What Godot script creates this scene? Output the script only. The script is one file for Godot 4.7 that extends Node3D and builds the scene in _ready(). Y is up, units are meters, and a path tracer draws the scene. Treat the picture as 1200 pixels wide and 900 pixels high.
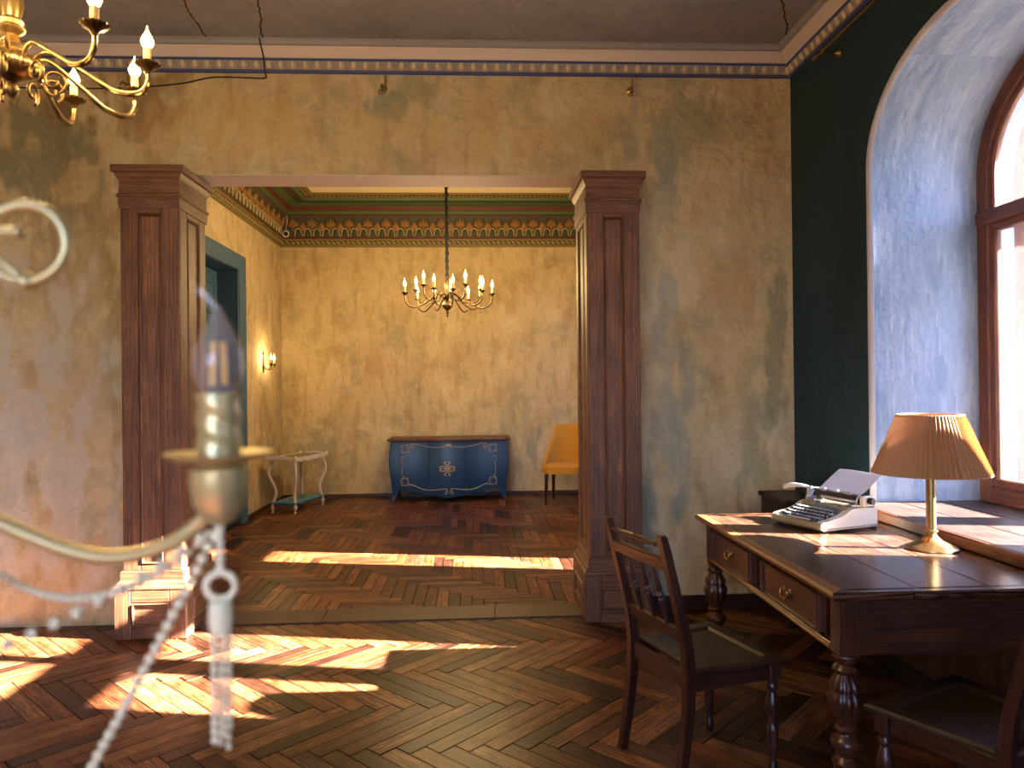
extends Node3D

# ---------------------------------------------------------------- sizes of the place (metres)
const XR := 2.142          # inner face of the window wall
const XO := 3.05           # outer face of the window wall
const ZB := -4.885         # near face of the wall with the wide opening
const ZT := -5.17          # far face of that wall
const XM := -4.7           # left wall of the near room
const ZN := 3.2            # wall behind the camera
const HC := 3.72           # ceiling of the near room
const XL := -2.63          # left wall of the far room
const ZF := -10.3          # end wall of the far room
const HF := 4.05           # ceiling of the far room
const SQ := 0.70710678

var rng := RandomNumberGenerator.new()
var M := {}
var used := {}

# ---------------------------------------------------------------- mesh helper
class MB:
	var v := PackedVector3Array()
	var n := PackedVector3Array()
	var t := PackedVector2Array()
	var xf := Transform3D.IDENTITY
	var uvo := Vector2.ZERO
	var swap := false

	func tri(a: Vector3, b: Vector3, c: Vector3, na: Vector3, nb: Vector3, nc: Vector3, ta: Vector2, tb: Vector2, tc: Vector2) -> void:
		var g := (c - a).cross(b - a)
		if (g.dot(na + nb + nc) < 0.0) != (xf.basis.determinant() < 0.0):
			var q := b
			b = c
			c = q
			q = nb
			nb = nc
			nc = q
			var w := tb
			tb = tc
			tc = w
		v.append(xf * a)
		v.append(xf * b)
		v.append(xf * c)
		n.append((xf.basis * na).normalized())
		n.append((xf.basis * nb).normalized())
		n.append((xf.basis * nc).normalized())
		if swap:
			ta = Vector2(ta.y, ta.x)
			tb = Vector2(tb.y, tb.x)
			tc = Vector2(tc.y, tc.x)
		t.append(ta + uvo)
		t.append(tb + uvo)
		t.append(tc + uvo)

	func flat_uv(p: Vector3, nn: Vector3, along := -1) -> Vector2:
		var a := nn.abs()
		var ax := 0 if a.x >= a.y and a.x >= a.z else (1 if a.y >= a.z else 2)
		if along < 0:
			if ax == 0:
				return Vector2(p.z, -p.y)
			if ax == 1:
				return Vector2(p.x, p.z)
			return Vector2(p.x, -p.y)
		if along == ax:
			return Vector2(p[(ax + 1) % 3], p[(ax + 2) % 3])
		return Vector2(p[3 - ax - along], p[along])

	# a flat convex polygon whose normal points the way of «out»
	func poly(pts: Array, out: Vector3, along := -1) -> void:
		var nn := Vector3.ZERO
		for i in range(1, pts.size() - 1):
			nn += (pts[i] - pts[0]).cross(pts[i + 1] - pts[0])
		if nn.length() < 1e-12:
			return
		nn = nn.normalized()
		if nn.dot(out) < 0.0:
			nn = -nn
		for i in range(1, pts.size() - 1):
			tri(pts[0], pts[i], pts[i + 1], nn, nn, nn, flat_uv(pts[0], nn, along), flat_uv(pts[i], nn, along), flat_uv(pts[i + 1], nn, along))

	# any simple polygon in 2D placed by a function of its points
	func face(pts: PackedVector2Array, place: Callable, out: Vector3, along := -1) -> void:
		var ix := Geometry2D.triangulate_polygon(pts)
		for k in range(0, ix.size(), 3):
			var a: Vector3 = place.call(pts[ix[k]])
			var b: Vector3 = place.call(pts[ix[k + 1]])
			var c: Vector3 = place.call(pts[ix[k + 2]])
			poly([a, b, c], out, along)

	# rows of points joined into a surface; edges sharper than «sharp» stay sharp
	func loft(rows: Array, closed := true, sharp := 42.0, out := Vector3.ZERO, ends := false) -> void:
		var r := rows.size()
		var m: int = rows[0].size()
		var cols := m if closed else m - 1
		var cn := []
		var sign_sum := 0.0
		for i in r - 1:
			var row := PackedVector3Array()
			var mid := Vector3.ZERO
			for p in rows[i]:
				mid += p
			for p in rows[i + 1]:
				mid += p
			mid /= 2.0 * m
			for j in cols:
				var k := (j + 1) % m
				var a: Vector3 = rows[i][j]
				var b: Vector3 = rows[i][k]
				var c: Vector3 = rows[i + 1][k]
				var d: Vector3 = rows[i + 1][j]
				var g := (c - a).cross(d - b)
				row.append(g)
				var o := out if out != Vector3.ZERO else ((a + b + c + d) / 4.0 - mid)
				sign_sum += g.dot(o)
			cn.append(row)
		var sg := -1.0 if sign_sum < 0.0 else 1.0
		var lim := cos(deg_to_rad(sharp))
		var us := []
		for i in r:
			var u := PackedFloat32Array([0.0])
			for j in m:
				u.append(u[j] + (rows[i][(j + 1) % m] - rows[i][j]).length())
			us.append(u)
		var vs := PackedFloat32Array([0.0])
		for i in r - 1:
			var d := 0.0
			for j in m:
				d = maxf(d, (rows[i + 1][j] - rows[i][j]).length())
			vs.append(vs[i] + d)
		for i in r - 1:
			for j in cols:
				var own: Vector3 = cn[i][j]
				if own.length() < 1e-14:
					continue
				own = own.normalized()
				var nn := [Vector3.ZERO, Vector3.ZERO, Vector3.ZERO, Vector3.ZERO]
				for q in 4:
					var ci := i + (1 if q > 1 else 0)
					var cj := j + (1 if q == 1 or q == 2 else 0)
					var s := Vector3.ZERO
					for di in [-1, 0]:
						var ri: int = ci + di
						if ri < 0 or ri > r - 2:
							continue
						for dj in [-1, 0]:
							var rj: int = cj + dj
							if closed:
								rj = (rj + cols) % cols
							elif rj < 0 or rj > cols - 1:
								continue
							var g: Vector3 = cn[ri][rj]
							var gl := g.length()
							if gl > 1e-14 and g.dot(own) / gl > lim:
								s += g
					nn[q] = (s.normalized() if s.length() > 1e-14 else own) * sg
				var k := (j + 1) % m
				var ta := Vector2(us[i][j], vs[i])
				var tb := Vector2(us[i][j + 1], vs[i])
				var tc := Vector2(us[i + 1][j + 1], vs[i + 1])
				var td := Vector2(us[i + 1][j], vs[i + 1])
				var a: Vector3 = rows[i][j]
				var b: Vector3 = rows[i][k]
				var c: Vector3 = rows[i + 1][k]
				var d: Vector3 = rows[i + 1][j]
				if (b - a).length_squared() > 1e-14:
					tri(a, b, c, nn[0], nn[1], nn[2], ta, tb, tc)
				if (c - d).length_squared() > 1e-14:
					tri(a, c, d, nn[0], nn[2], nn[3], ta, tc, td)
		if ends:
			cap(rows[0], rows[0], rows[1])
			cap(rows[r - 1], rows[r - 1], rows[r - 2])

	func cap(row, here, inner) -> void:
		var a := Vector3.ZERO
		var b := Vector3.ZERO
		for p in here:
			a += p
		for p in inner:
			b += p
		a /= here.size()
		b /= inner.size()
		var out := a - b
		for i in row.size():
			poly([a, row[i], row[(i + 1) % row.size()]], out)

	# turned shape: profile of (radius, height), bottom to top
	func lathe(prof: Array, seg := 16, at := Vector3.ZERO, sharp := 42.0, flute := 0, depth := 0.0, lo := 0.0, hi := 0.0, ends := true) -> void:
		var rows := []
		for p in prof:
			var row := PackedVector3Array()
			for j in seg:
				var th := TAU * j / seg
				var rr: float = p.x
				if flute > 0 and p.y >= lo and p.y <= hi:
					rr *= 1.0 - depth * (0.5 + 0.5 * cos(flute * th))
				row.append(at + Vector3(cos(th) * rr, p.y, sin(th) * rr))
			rows.append(row)
		loft(rows, true, sharp, Vector3.ZERO, ends)

	# round bar along a path; «rad» is one number or one for each point
	func tube(path: Array, rad, seg := 8, flat := 1.0, twist := 0.0, lobes := 0, lobe_depth := 0.0) -> void:
		var rows := []
		var up := Vector3.UP
		var d0: Vector3 = (path[1] - path[0]).normalized()
		if absf(d0.dot(up)) > 0.9:
			up = Vector3.RIGHT
		var side := d0.cross(up).normalized()
		for i in path.size():
			var d: Vector3
			if i == 0:
				d = path[1] - path[0]
			elif i == path.size() - 1:
				d = path[i] - path[i - 1]
			else:
				d = (path[i + 1] - path[i]).normalized() + (path[i] - path[i - 1]).normalized()
			d = d.normalized()
			side = (side - d * side.dot(d)).normalized()
			var top := side.cross(d).normalized()
			var rr: float = rad[i] if rad is Array else rad
			var row := PackedVector3Array()
			for j in seg:
				var th := TAU * j / seg
				var q := rr
				if lobes > 0:
					q *= 1.0 - lobe_depth * (0.5 + 0.5 * cos(lobes * th + twist * i))
				row.append(path[i] + side * cos(th) * q + top * sin(th) * q * flat)
			rows.append(row)
		loft(rows, true, 60.0, Vector3.ZERO, true)

	# profile of (a, b) swept along a path lying in a plane; a runs in the plane, b along the plane's normal
	func sweep(path: Array, normal: Vector3, prof: Array, loop := false, sharp := 42.0) -> void:
		var rows := []
		var m := path.size()
		for i in m + (1 if loop else 0):
			var k := i % m
			var e0: Vector3
			var e1: Vector3
			if loop or (k > 0 and k < m - 1):
				e0 = (path[k] - path[(k - 1 + m) % m]).normalized()
				e1 = (path[(k + 1) % m] - path[k]).normalized()
			elif k == 0:
				e0 = (path[1] - path[0]).normalized()
				e1 = e0
			else:
				e0 = (path[k] - path[k - 1]).normalized()
				e1 = e0
			var s0 := normal.cross(e0)
			var s1 := normal.cross(e1)
			var s := (s0 + s1).normalized()
			s /= maxf(0.25, s.dot(s0))
			var row := PackedVector3Array()
			for p in prof:
				row.append(path[k] + s * p.x + normal * p.y)
			rows.append(row)
		loft(rows, true, sharp, Vector3.ZERO, not loop)

	# box with chamfered edges
	func box(c: Vector3, size: Vector3, bev := 0.003, turn := Basis.IDENTITY) -> void:
		var keep := xf
		xf = xf * Transform3D(turn, c)
		var h := size / 2.0
		bev = minf(bev, minf(h.x, minf(h.y, h.z)) * 0.9)
		var along := 0 if size.x >= size.y and size.x >= size.z else (1 if size.y >= size.z else 2)
		for a in 3:
			var b := (a + 1) % 3
			var d := (a + 2) % 3
			for s in [-1.0, 1.0]:
				var pts := []
				for q in [[-1, -1], [1, -1], [1, 1], [-1, 1]]:
					var p := Vector3.ZERO
					p[a] = s * h[a]
					p[b] = q[0] * (h[b] - bev)
					p[d] = q[1] * (h[d] - bev)
					pts.append(p)
				var o := Vector3.ZERO
				o[a] = s
				poly(pts, o, along)
			if bev > 0.0:
				for s in [-1.0, 1.0]:
					for r in [-1.0, 1.0]:
						var pts := []
						for e in [[-1, 0], [1, 0], [1, 1], [-1, 1]]:
							var p := Vector3.ZERO
							p[d] = e[0] * (h[d] - bev)
							p[a] = s * (h[a] - (bev if e[1] else 0.0))
							p[b] = r * (h[b] - (0.0 if e[1] else bev))
							pts.append(p)
						var o := Vector3.ZERO
						o[a] = s
						o[b] = r
						poly(pts, o, along)
		if bev > 0.0:
			for sx in [-1.0, 1.0]:
				for sy in [-1.0, 1.0]:
					for sz in [-1.0, 1.0]:
						var s := Vector3(sx, sy, sz)
						var e := s * (h - Vector3.ONE * bev)
						poly([e + Vector3(sx * bev, 0, 0), e + Vector3(0, sy * bev, 0), e + Vector3(0, 0, sz * bev)], s, along)
		xf = keep

	# outline in the xy plane of «frame», pulled out along its z by «deep»
	func extrude(pts: PackedVector2Array, frame: Transform3D, deep: float, sharp := 30.0) -> void:
		var keep := xf
		xf = xf * frame
		var r0 := PackedVector3Array()
		var r1 := PackedVector3Array()
		for p in pts:
			r0.append(Vector3(p.x, p.y, 0))
			r1.append(Vector3(p.x, p.y, deep))
		var area := 0.0
		for i in pts.size():
			area += pts[i].cross(pts[(i + 1) % pts.size()])
		# sides with outward normals from the turning sense
		for i in pts.size():
			var j := (i + 1) % pts.size()
			var e := pts[j] - pts[i]
			var o := Vector2(e.y, -e.x) * (1.0 if area > 0 else -1.0)
			poly([r0[i], r0[j], r1[j], r1[i]], Vector3(o.x, o.y, 0))
		face(pts, func(p): return Vector3(p.x, p.y, 0), Vector3(0, 0, -signf(deep)))
		face(pts, func(p): return Vector3(p.x, p.y, deep), Vector3(0, 0, signf(deep)))
		xf = keep

	func ball(c: Vector3, r: Vector3, seg := 10, rings := 6) -> void:
		var rows := []
		for i in rings + 1:
			var a := -PI / 2 + PI * i / rings
			var row := PackedVector3Array()
			for j in seg:
				var th := TAU * j / seg
				row.append(c + Vector3(cos(th) * cos(a) * r.x, sin(a) * r.y, sin(th) * cos(a) * r.z))
			rows.append(row)
		loft(rows, true, 80.0)

	func mesh() -> ArrayMesh:
		var arr := []
		arr.resize(Mesh.ARRAY_MAX)
		arr[Mesh.ARRAY_VERTEX] = v
		arr[Mesh.ARRAY_NORMAL] = n
		arr[Mesh.ARRAY_TEX_UV] = t
		var am := ArrayMesh.new()
		am.add_surface_from_arrays(Mesh.PRIMITIVE_TRIANGLES, arr)
		return am

# ---------------------------------------------------------------- nodes
func numbered(called: String) -> String:
	if not used.has(called):
		used[called] = 0
		return called
	used[called] += 1
	return "%s_%03d" % [called, used[called]]

func thing(called: String, label: String, category: String, at := Vector3.ZERO, turn := 0.0, group := "") -> Node3D:
	var o := Node3D.new()
	o.name = numbered(called)
	add_child(o)
	o.position = at
	o.rotation.y = turn
	o.set_meta("label", label)
	o.set_meta("category", category)
	if group:
		o.set_meta("group", group)
	return o

func setting(called: String, label: String, category: String) -> Node3D:
	var o := thing(called, label, category)
	o.set_meta("kind", "structure")
	return o

func part(parent: Node3D, called: String, m, mat: Material) -> MeshInstance3D:
	var o := MeshInstance3D.new()
	o.name = called
	o.mesh = m.mesh() if m is MB else m
	o.material_override = mat
	parent.add_child(o, true)
	return o

func boxpart(parent: Node3D, called: String, mat: Material, c: Vector3, size: Vector3, bev := 0.003, turn := Basis.IDENTITY) -> MeshInstance3D:
	var m := MB.new()
	m.uvo = Vector2(rng.randf() * 0.9, rng.randf() * 0.8)
	m.box(c, size, bev, turn)
	return part(parent, called, m, mat)

func arr_v2(a: Array) -> PackedVector2Array:
	var o := PackedVector2Array()
	for i in range(0, a.size(), 2):
		o.append(Vector2(a[i], a[i + 1]))
	return o

func prof(a: Array) -> Array:
	var o := []
	for i in range(0, a.size(), 2):
		o.append(Vector2(a[i], a[i + 1]))
	return o

# smooth curve through control points
func spline(pts: Array, per := 6) -> Array:
	var o := []
	for i in pts.size() - 1:
		var p0: Vector3 = pts[maxi(0, i - 1)]
		var p1: Vector3 = pts[i]
		var p2: Vector3 = pts[i + 1]
		var p3: Vector3 = pts[mini(pts.size() - 1, i + 2)]
		for k in per:
			o.append(p1.cubic_interpolate(p2, p0, p3, float(k) / per))
	o.append(pts[pts.size() - 1])
	return o

# ---------------------------------------------------------------- textures and materials
func noise_bytes(w: int, h: int, seed_: int, freq: float, oct: int, sw := 1, sh := 1) -> PackedByteArray:
	var f := FastNoiseLite.new()
	f.seed = seed_
	f.noise_type = FastNoiseLite.TYPE_SIMPLEX_SMOOTH
	f.frequency = freq
	f.fractal_octaves = oct
	var im := f.get_image(maxi(8, w / sw), maxi(8, h / sh), false, false, true)
	im.convert(Image.FORMAT_L8)
	if sw > 1 or sh > 1:
		im.resize(w, h, Image.INTERPOLATE_CUBIC)
	return im.get_data()

func tex(w: int, h: int, d: PackedByteArray, rgb := true) -> ImageTexture:
	return ImageTexture.create_from_image(Image.create_from_data(w, h, false, Image.FORMAT_RGB8 if rgb else Image.FORMAT_L8, d))

# painted plaster: a base colour, then layers [colour, seed, frequency, octaves, stretch x, stretch y, from, to, strength] and stain or painted haze patches [x, y, rx, ry, colour, strength] in shares of the wall
func plaster(w: int, h: int, base: Color, layers: Array, stains_and_haze: Array, seed_: int) -> ImageTexture:
	var px := w * h
	var r := PackedFloat32Array()
	var g := PackedFloat32Array()
	var b := PackedFloat32Array()
	r.resize(px)
	g.resize(px)
	b.resize(px)
	r.fill(base.r)
	g.fill(base.g)
	b.fill(base.b)
	for l in layers:
		var nb := noise_bytes(w, h, seed_ + l[1], l[2], l[3], l[4], l[5])
		var c: Color = l[0]
		var lut := PackedFloat32Array()
		for i in 256:
			lut.append(smoothstep(l[6], l[7], i / 255.0) * l[8])
		for i in px:
			var k := lut[nb[i]]
			if k > 0.002:
				r[i] += (c.r - r[i]) * k
				g[i] += (c.g - g[i]) * k
				b[i] += (c.b - b[i]) * k
	if stains_and_haze:
		var wob := noise_bytes(w, h, seed_ + 77, 0.02, 4, 1, 2)
		for s in stains_and_haze:
			var c: Color = s[4]
			var x0 := maxi(0, int((s[0] - s[2] * 1.3) * w))
			var x1 := mini(w - 1, int((s[0] + s[2] * 1.3) * w))
			var y0 := maxi(0, int((s[1] - s[3] * 1.3) * h))
			var y1 := mini(h - 1, int((s[1] + s[3] * 1.3) * h))
			for y in range(y0, y1):
				var dy: float = (float(y) / h - s[1]) / s[3]
				for x in range(x0, x1):
					var dx: float = (float(x) / w - s[0]) / s[2]
					var i := y * w + x
					var e := 1.0 - dx * dx - dy * dy + (wob[i] - 128) / 70.0
					if e > 0.0:
						var k: float = minf(1.0, e * 1.1) * s[5]
						r[i] += (c.r - r[i]) * k
						g[i] += (c.g - g[i]) * k
						b[i] += (c.b - b[i]) * k
	var o := PackedByteArray()
	o.resize(px * 3)
	for i in px:
		o[i * 3] = clampi(int(r[i] * 255.0), 0, 255)
		o[i * 3 + 1] = clampi(int(g[i] * 255.0), 0, 255)
		o[i * 3 + 2] = clampi(int(b[i] * 255.0), 0, 255)
	return tex(w, h, o)

# wood: fine lines along v, broader bands, some wild figure; drawn as a tint to be multiplied
func wood_tex(w: int, h: int, seed_: int, contrast: float) -> ImageTexture:
	var fine := noise_bytes(w, h, seed_, 0.16, 3, 1, 60)
	var broad := noise_bytes(w, h, seed_ + 1, 0.018, 2, 1, 10)
	var patch := noise_bytes(w, h, seed_ + 2, 0.008, 3)
	var o := PackedByteArray()
	o.resize(w * h * 3)
	for i in w * h:
		var q := broad[i] / 255.0
		var ring := 0.5 + 0.5 * sin(q * 46.0)
		var f := clampf((fine[i] / 255.0 - 0.25) * 1.7, 0.0, 1.0)
		var t := 0.46 * f + 0.24 * ring + 0.30 * patch[i] / 255.0
		t = clampf(1.0 - contrast * (1.0 - t), 0.10, 1.0)
		var p := patch[i] / 255.0
		o[i * 3] = int(255.0 * t)
		o[i * 3 + 1] = int(255.0 * t * (0.93 + 0.06 * p))
		o[i * 3 + 2] = int(255.0 * t * (0.84 + 0.12 * p))
	return tex(w, h, o)

func grey(w: int, h: int, seed_: int, freq: float, oct: int, sw := 1, sh := 1) -> ImageTexture:
	return tex(w, h, noise_bytes(w, h, seed_, freq, oct, sw, sh), false)

func mat(called: String, c: Color, rough := 0.6, metal := 0.0, spec := 0.5) -> StandardMaterial3D:
	var m := StandardMaterial3D.new()
	m.resource_name = called
	m.albedo_color = c
	m.roughness = rough
	m.metallic = metal
	m.metallic_specular = spec
	M[called] = m
	return m

func rgb(r: int, g: int, b: int) -> Color:
	return Color(r / 255.0, g / 255.0, b / 255.0)

func wood(called: String, c: Color, t: Texture2D, rough: float, bump: Texture2D = null, us := 1.25, vs := 0.4, coat := 0.0) -> StandardMaterial3D:
	var m := mat(called, c, rough)
	m.albedo_texture = t
	m.uv1_scale = Vector3(us, vs, 1)
	if bump:
		m.heightmap_enabled = true
		m.heightmap_texture = bump
		m.heightmap_scale = 0.02
	if coat > 0.0:
		m.clearcoat_enabled = true
		m.clearcoat = coat
		m.clearcoat_roughness = 0.18
	return m

func wall_mat(called: String, t: Texture2D, size: Vector2, off: Vector2, rough := 0.85, bump: Texture2D = null, deep := 0.4) -> StandardMaterial3D:
	var m := mat(called, Color.WHITE, rough, 0.0, 0.35)
	m.albedo_texture = t
	m.uv1_scale = Vector3(1.0 / size.x, 1.0 / size.y, 1)
	m.uv1_offset = Vector3(off.x, off.y, 0)
	if bump:
		m.heightmap_enabled = true
		m.heightmap_texture = bump
		m.heightmap_scale = deep
	return m

func _ready() -> void:
	rng.seed = 20240
	# camera
	var cam := Camera3D.new()
	cam.name = "camera"
	add_child(cam)
	cam.position = Vector3(0, 1.5, 0)
	cam.rotation_degrees = Vector3(0.19, -2.89, -0.62)
	var at := CameraAttributesPhysical.new()
	at.frustum_focal_length = 23.2
	at.frustum_focus_distance = 5.0
	at.frustum_near = 0.05
	at.frustum_far = 200.0
	at.exposure_aperture = 3.6
	cam.attributes = at
	cam.fov = 2.0 * rad_to_deg(atan(450.0 / 870.0))
	cam.current = true
	# sky and exposure
	var env := Environment.new()
	env.background_mode = Environment.BG_SKY
	env.sky = Sky.new()
	var sm := ProceduralSkyMaterial.new()
	sm.sky_top_color = Color(0.40, 0.58, 0.92)
	sm.sky_horizon_color = Color(0.80, 0.89, 1.0)
	sm.ground_horizon_color = Color(0.62, 0.62, 0.60)
	sm.ground_bottom_color = Color(0.40, 0.38, 0.35)
	sm.sun_angle_max = 2.0
	env.sky.sky_material = sm
	env.background_energy_multiplier = 17.0
	env.tonemap_mode = Environment.TONE_MAPPER_LINEAR
	env.tonemap_exposure = 1.3
	env.sdfgi_enabled = true
	env.ssao_enabled = true
	env.ssil_enabled = true
	var we := WorldEnvironment.new()
	we.name = "environment"
	we.environment = env
	add_child(we)
	# sun, low and from behind the window wall
	var sun := DirectionalLight3D.new()
	sun.name = "sun"
	add_child(sun)
	sun.look_at_from_position(Vector3.ZERO, Vector3(-1.0, -0.475, -0.205), Vector3.UP)
	sun.light_color = Color(1.0, 0.97, 0.95)
	sun.light_energy = 85.0
	sun.light_angular_distance = 0.55
	sun.shadow_enabled = true
	make_materials()
	build_shell()
	column("brown panelled wooden pillar beside the sunlit patch and the blue door", -2.14, -1.79, -4.62, -5.08, 1.0)
	column("brown panelled wooden pillar behind the wooden chair", 0.725, 1.065, -4.71, -5.22, -1.0)
	build_desk()
	build_chair("dark wooden spindle-back chair drawn up to the drawers of the desk", Vector3(0.892, 0, -2.933), Vector2(0.954, -0.30), true)
	build_chair("dark wooden chair pushed under the end of the desk", Vector3(1.577, 0, -2.27), Vector2(-0.44, -0.90), true)
	build_lamp()
	build_typewriter()
	build_commode()
	build_console()
	build_yellow_chair()
	build_far_chandelier()
	build_near_chandelier()
	build_close_chandelier()
	build_sconce()
	build_small()

func make_materials() -> void:
	var wt := wood_tex(512, 1024, 11, 0.6)
	var wt2 := wood_tex(512, 1024, 31, 0.88)
	var wb := grey(512, 1024, 12, 0.16, 3, 1, 60)
	var rough_bump := grey(2048, 1112, 5, 0.03, 6)
	# parquet tones
	var tones := [rgb(190, 120, 78), rgb(142, 84, 54), rgb(216, 148, 98), rgb(96, 57, 41), rgb(180, 104, 62), rgb(150, 98, 72)]
	for i in tones.size():
		var m := wood("parquet%d" % i, tones[i], wt2, 0.36, wb, 1.6, 0.5)
		m.heightmap_scale = 0.02
		m.metallic_specular = 0.38
	mat("subfloor", rgb(24, 16, 11), 0.9)
	wood("threshold_wood", rgb(104, 74, 54), wt, 0.5, wb)
	wood("column_wood", rgb(148, 100, 68), wt, 0.58, wb, 1.25, 0.4)
	wood("column_panel", rgb(160, 110, 76), wt, 0.58, wb, 1.25, 0.4)
	wood("desk_wood", rgb(98, 57, 42), wt, 0.3, wb, 1.25, 0.4)
	wood("desk_top", rgb(142, 97, 78), wt2, 0.23, wb, 1.0, 0.4)
	wood("worn_lit_edge", rgb(178, 124, 70), wt, 0.35, wb, 1.25, 0.4)  # wear plus painted gold light on the desk edge
	wood("chair_wood", rgb(84, 49, 39), wt, 0.33, wb, 1.25, 0.4)
	wood("seat_wood", rgb(76, 58, 46), wt, 0.36, wb, 1.25, 0.4)
	wood("window_wood", rgb(136, 80, 48), wt, 0.45, wb, 1.25, 0.4)
	wood("sill_wood", rgb(102, 77, 68), wt2, 0.42, wb, 1.0, 0.4)
	wood("dark_sill", rgb(112, 66, 44), wt, 0.45, wb, 1.25, 0.4)
	wood("dark_wood", rgb(64, 34, 24), wt, 0.45, wb, 1.25, 0.4)
	wood("base_wood", rgb(96, 64, 46), wt, 0.5, wb, 1.25, 0.4)
	wood("walnut_top", rgb(112, 72, 46), wt, 0.4, wb, 1.25, 0.4)
	# main wall, ochre limewash with grey-green and brown clouds
	var olive := rgb(142, 138, 112)
	var brown := rgb(160, 130, 90)
	var pale := rgb(208, 190, 152)
	var teal := rgb(122, 130, 122)
	var layers := [
		[brown, 1, 0.006, 4, 1, 1, 0.52, 0.9, 0.4],
		[pale, 2, 0.007, 4, 1, 1, 0.5, 0.85, 0.55],
		[olive, 3, 0.009, 4, 1, 1, 0.55, 0.9, 0.5],
		[rgb(150, 118, 74), 4, 0.03, 4, 1, 4, 0.5, 0.9, 0.35],
		[rgb(214, 194, 152), 5, 0.05, 4, 1, 1, 0.58, 0.9, 0.35],
		[rgb(112, 96, 66), 6, 0.09, 3, 1, 1, 0.64, 0.9, 0.14],
		[rgb(210, 192, 154), 7, 0.10, 3, 7, 1, 0.5, 0.95, 0.18],
		[rgb(140, 128, 96), 8, 0.10, 3, 1, 7, 0.54, 0.95, 0.15],
		[rgb(128, 122, 104), 9, 0.035, 4, 1, 1, 0.60, 0.9, 0.16],
	]
	var stains_and_haze := [
		[0.285, 0.19, 0.05, 0.13, rgb(96, 100, 80), 0.55], [0.63, 0.085, 0.05, 0.045, olive, 0.55], [0.60, 0.10, 0.02, 0.03, teal, 0.45],
		[0.87, 0.13, 0.05, 0.10, rgb(140, 136, 116), 0.5], [0.868, 0.52, 0.014, 0.38, rgb(140, 144, 130), 0.5], [0.882, 0.68, 0.012, 0.16, rgb(128, 136, 126), 0.4],
		[0.972, 0.48, 0.012, 0.20, rgb(112, 112, 88), 0.55], [0.955, 0.70, 0.02, 0.18, olive, 0.5], [0.925, 0.40, 0.03, 0.25, rgb(190, 164, 116), 0.5],
		[0.36, 0.10, 0.06, 0.06, rgb(120, 86, 54), 0.55], [0.31, 0.5, 0.04, 0.3, rgb(150, 128, 92), 0.4], [0.355, 0.6, 0.02, 0.3, rgb(132, 110, 58), 0.45],
		[0.26, 0.70, 0.10, 0.30, rgb(202, 198, 188), 0.55], [0.46, 0.13, 0.08, 0.06, rgb(196, 166, 110), 0.5], [0.70, 0.14, 0.10, 0.06, rgb(192, 162, 110), 0.45],  # first patch here: pale lens haze and cool light painted into the wall colour
		[0.84, 0.86, 0.03, 0.12, rgb(118, 124, 110), 0.5], [0.95, 0.9, 0.03, 0.08, rgb(120, 106, 60), 0.5],
	]
	var lime := plaster(1380, 750, rgb(192, 170, 130), layers, stains_and_haze, 100)
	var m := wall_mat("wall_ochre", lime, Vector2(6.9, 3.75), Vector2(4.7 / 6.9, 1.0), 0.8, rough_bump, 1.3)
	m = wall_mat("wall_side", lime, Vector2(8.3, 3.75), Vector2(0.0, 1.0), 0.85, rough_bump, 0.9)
	var stains_far := [
		[0.06, 0.13, 0.02, 0.03, brown, 0.4], [0.1, 0.85, 0.1, 0.12, olive, 0.5], [0.72, 0.82, 0.02, 0.1, teal, 0.55],
		[0.66, 0.72, 0.05, 0.2, olive, 0.4],
	]
	var lime_far := plaster(960, 700, rgb(192, 170, 130), layers, stains_far, 200)
	m = wall_mat("wall_far", lime_far, Vector2(4.8, 3.5), Vector2(2.63 / 4.8, 1.0), 0.8, rough_bump, 0.8)
	m = wall_mat("wall_far_side", lime_far, Vector2(5.2, 3.5), Vector2(5.17 / 5.2, 1.0), 0.85, rough_bump, 0.8)
	# window wall: dark green paint, pale blue-grey reveal
	var green := plaster(820, 400, rgb(28, 54, 64), [[rgb(22, 42, 50), 1, 0.01, 4, 1, 3, 0.45, 0.8, 0.6], [rgb(46, 70, 68), 2, 0.02, 4, 1, 4, 0.55, 0.9, 0.45], [rgb(66, 90, 84), 3, 0.12, 3, 1, 1, 0.74, 0.95, 0.35]], [], 300)
	wall_mat("wall_green", green, Vector2(8.2, 4.0), Vector2(0.6, 1.0), 0.6, rough_bump, 0.4)
	var blue := plaster(700, 700, rgb(132, 150, 172), [[rgb(106, 126, 150), 1, 0.01, 4, 1, 2, 0.48, 0.85, 0.6], [rgb(156, 168, 184), 2, 0.012, 4, 1, 3, 0.52, 0.88, 0.55], [rgb(96, 110, 128), 3, 0.05, 4, 1, 1, 0.62, 0.9, 0.2], [rgb(174, 182, 190), 4, 0.09, 3, 1, 1, 0.66, 0.92, 0.18], [rgb(172, 182, 196), 5, 0.08, 3, 1, 8, 0.5, 0.95, 0.45], [rgb(108, 124, 146), 6, 0.06, 3, 1, 6, 0.52, 0.95, 0.45]], [], 400)
	m = mat("reveal_blue", Color.WHITE, 0.75, 0.0, 0.4)
	m.albedo_texture = blue
	m.uv1_scale = Vector3(0.5, 0.4, 1)
	m.heightmap_enabled = true
	m.heightmap_texture = grey(700, 700, 8, 0.05, 5)
	m.heightmap_scale = 0.6
	var ceil_t := plaster(512, 512, rgb(134, 133, 134), [[rgb(116, 115, 114), 1, 0.01, 4, 1, 1, 0.45, 0.85, 0.6], [rgb(150, 147, 143), 2, 0.02, 4, 1, 1, 0.55, 0.9, 0.5], [rgb(110, 102, 90), 3, 0.06, 3, 1, 1, 0.68, 0.95, 0.5]], [], 500)
	wall_mat("ceiling_paint", ceil_t, Vector2(3, 3), Vector2.ZERO, 0.85, rough_bump, 0.4)
	mat("ceiling_far", rgb(222, 206, 176), 0.85)
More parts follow.
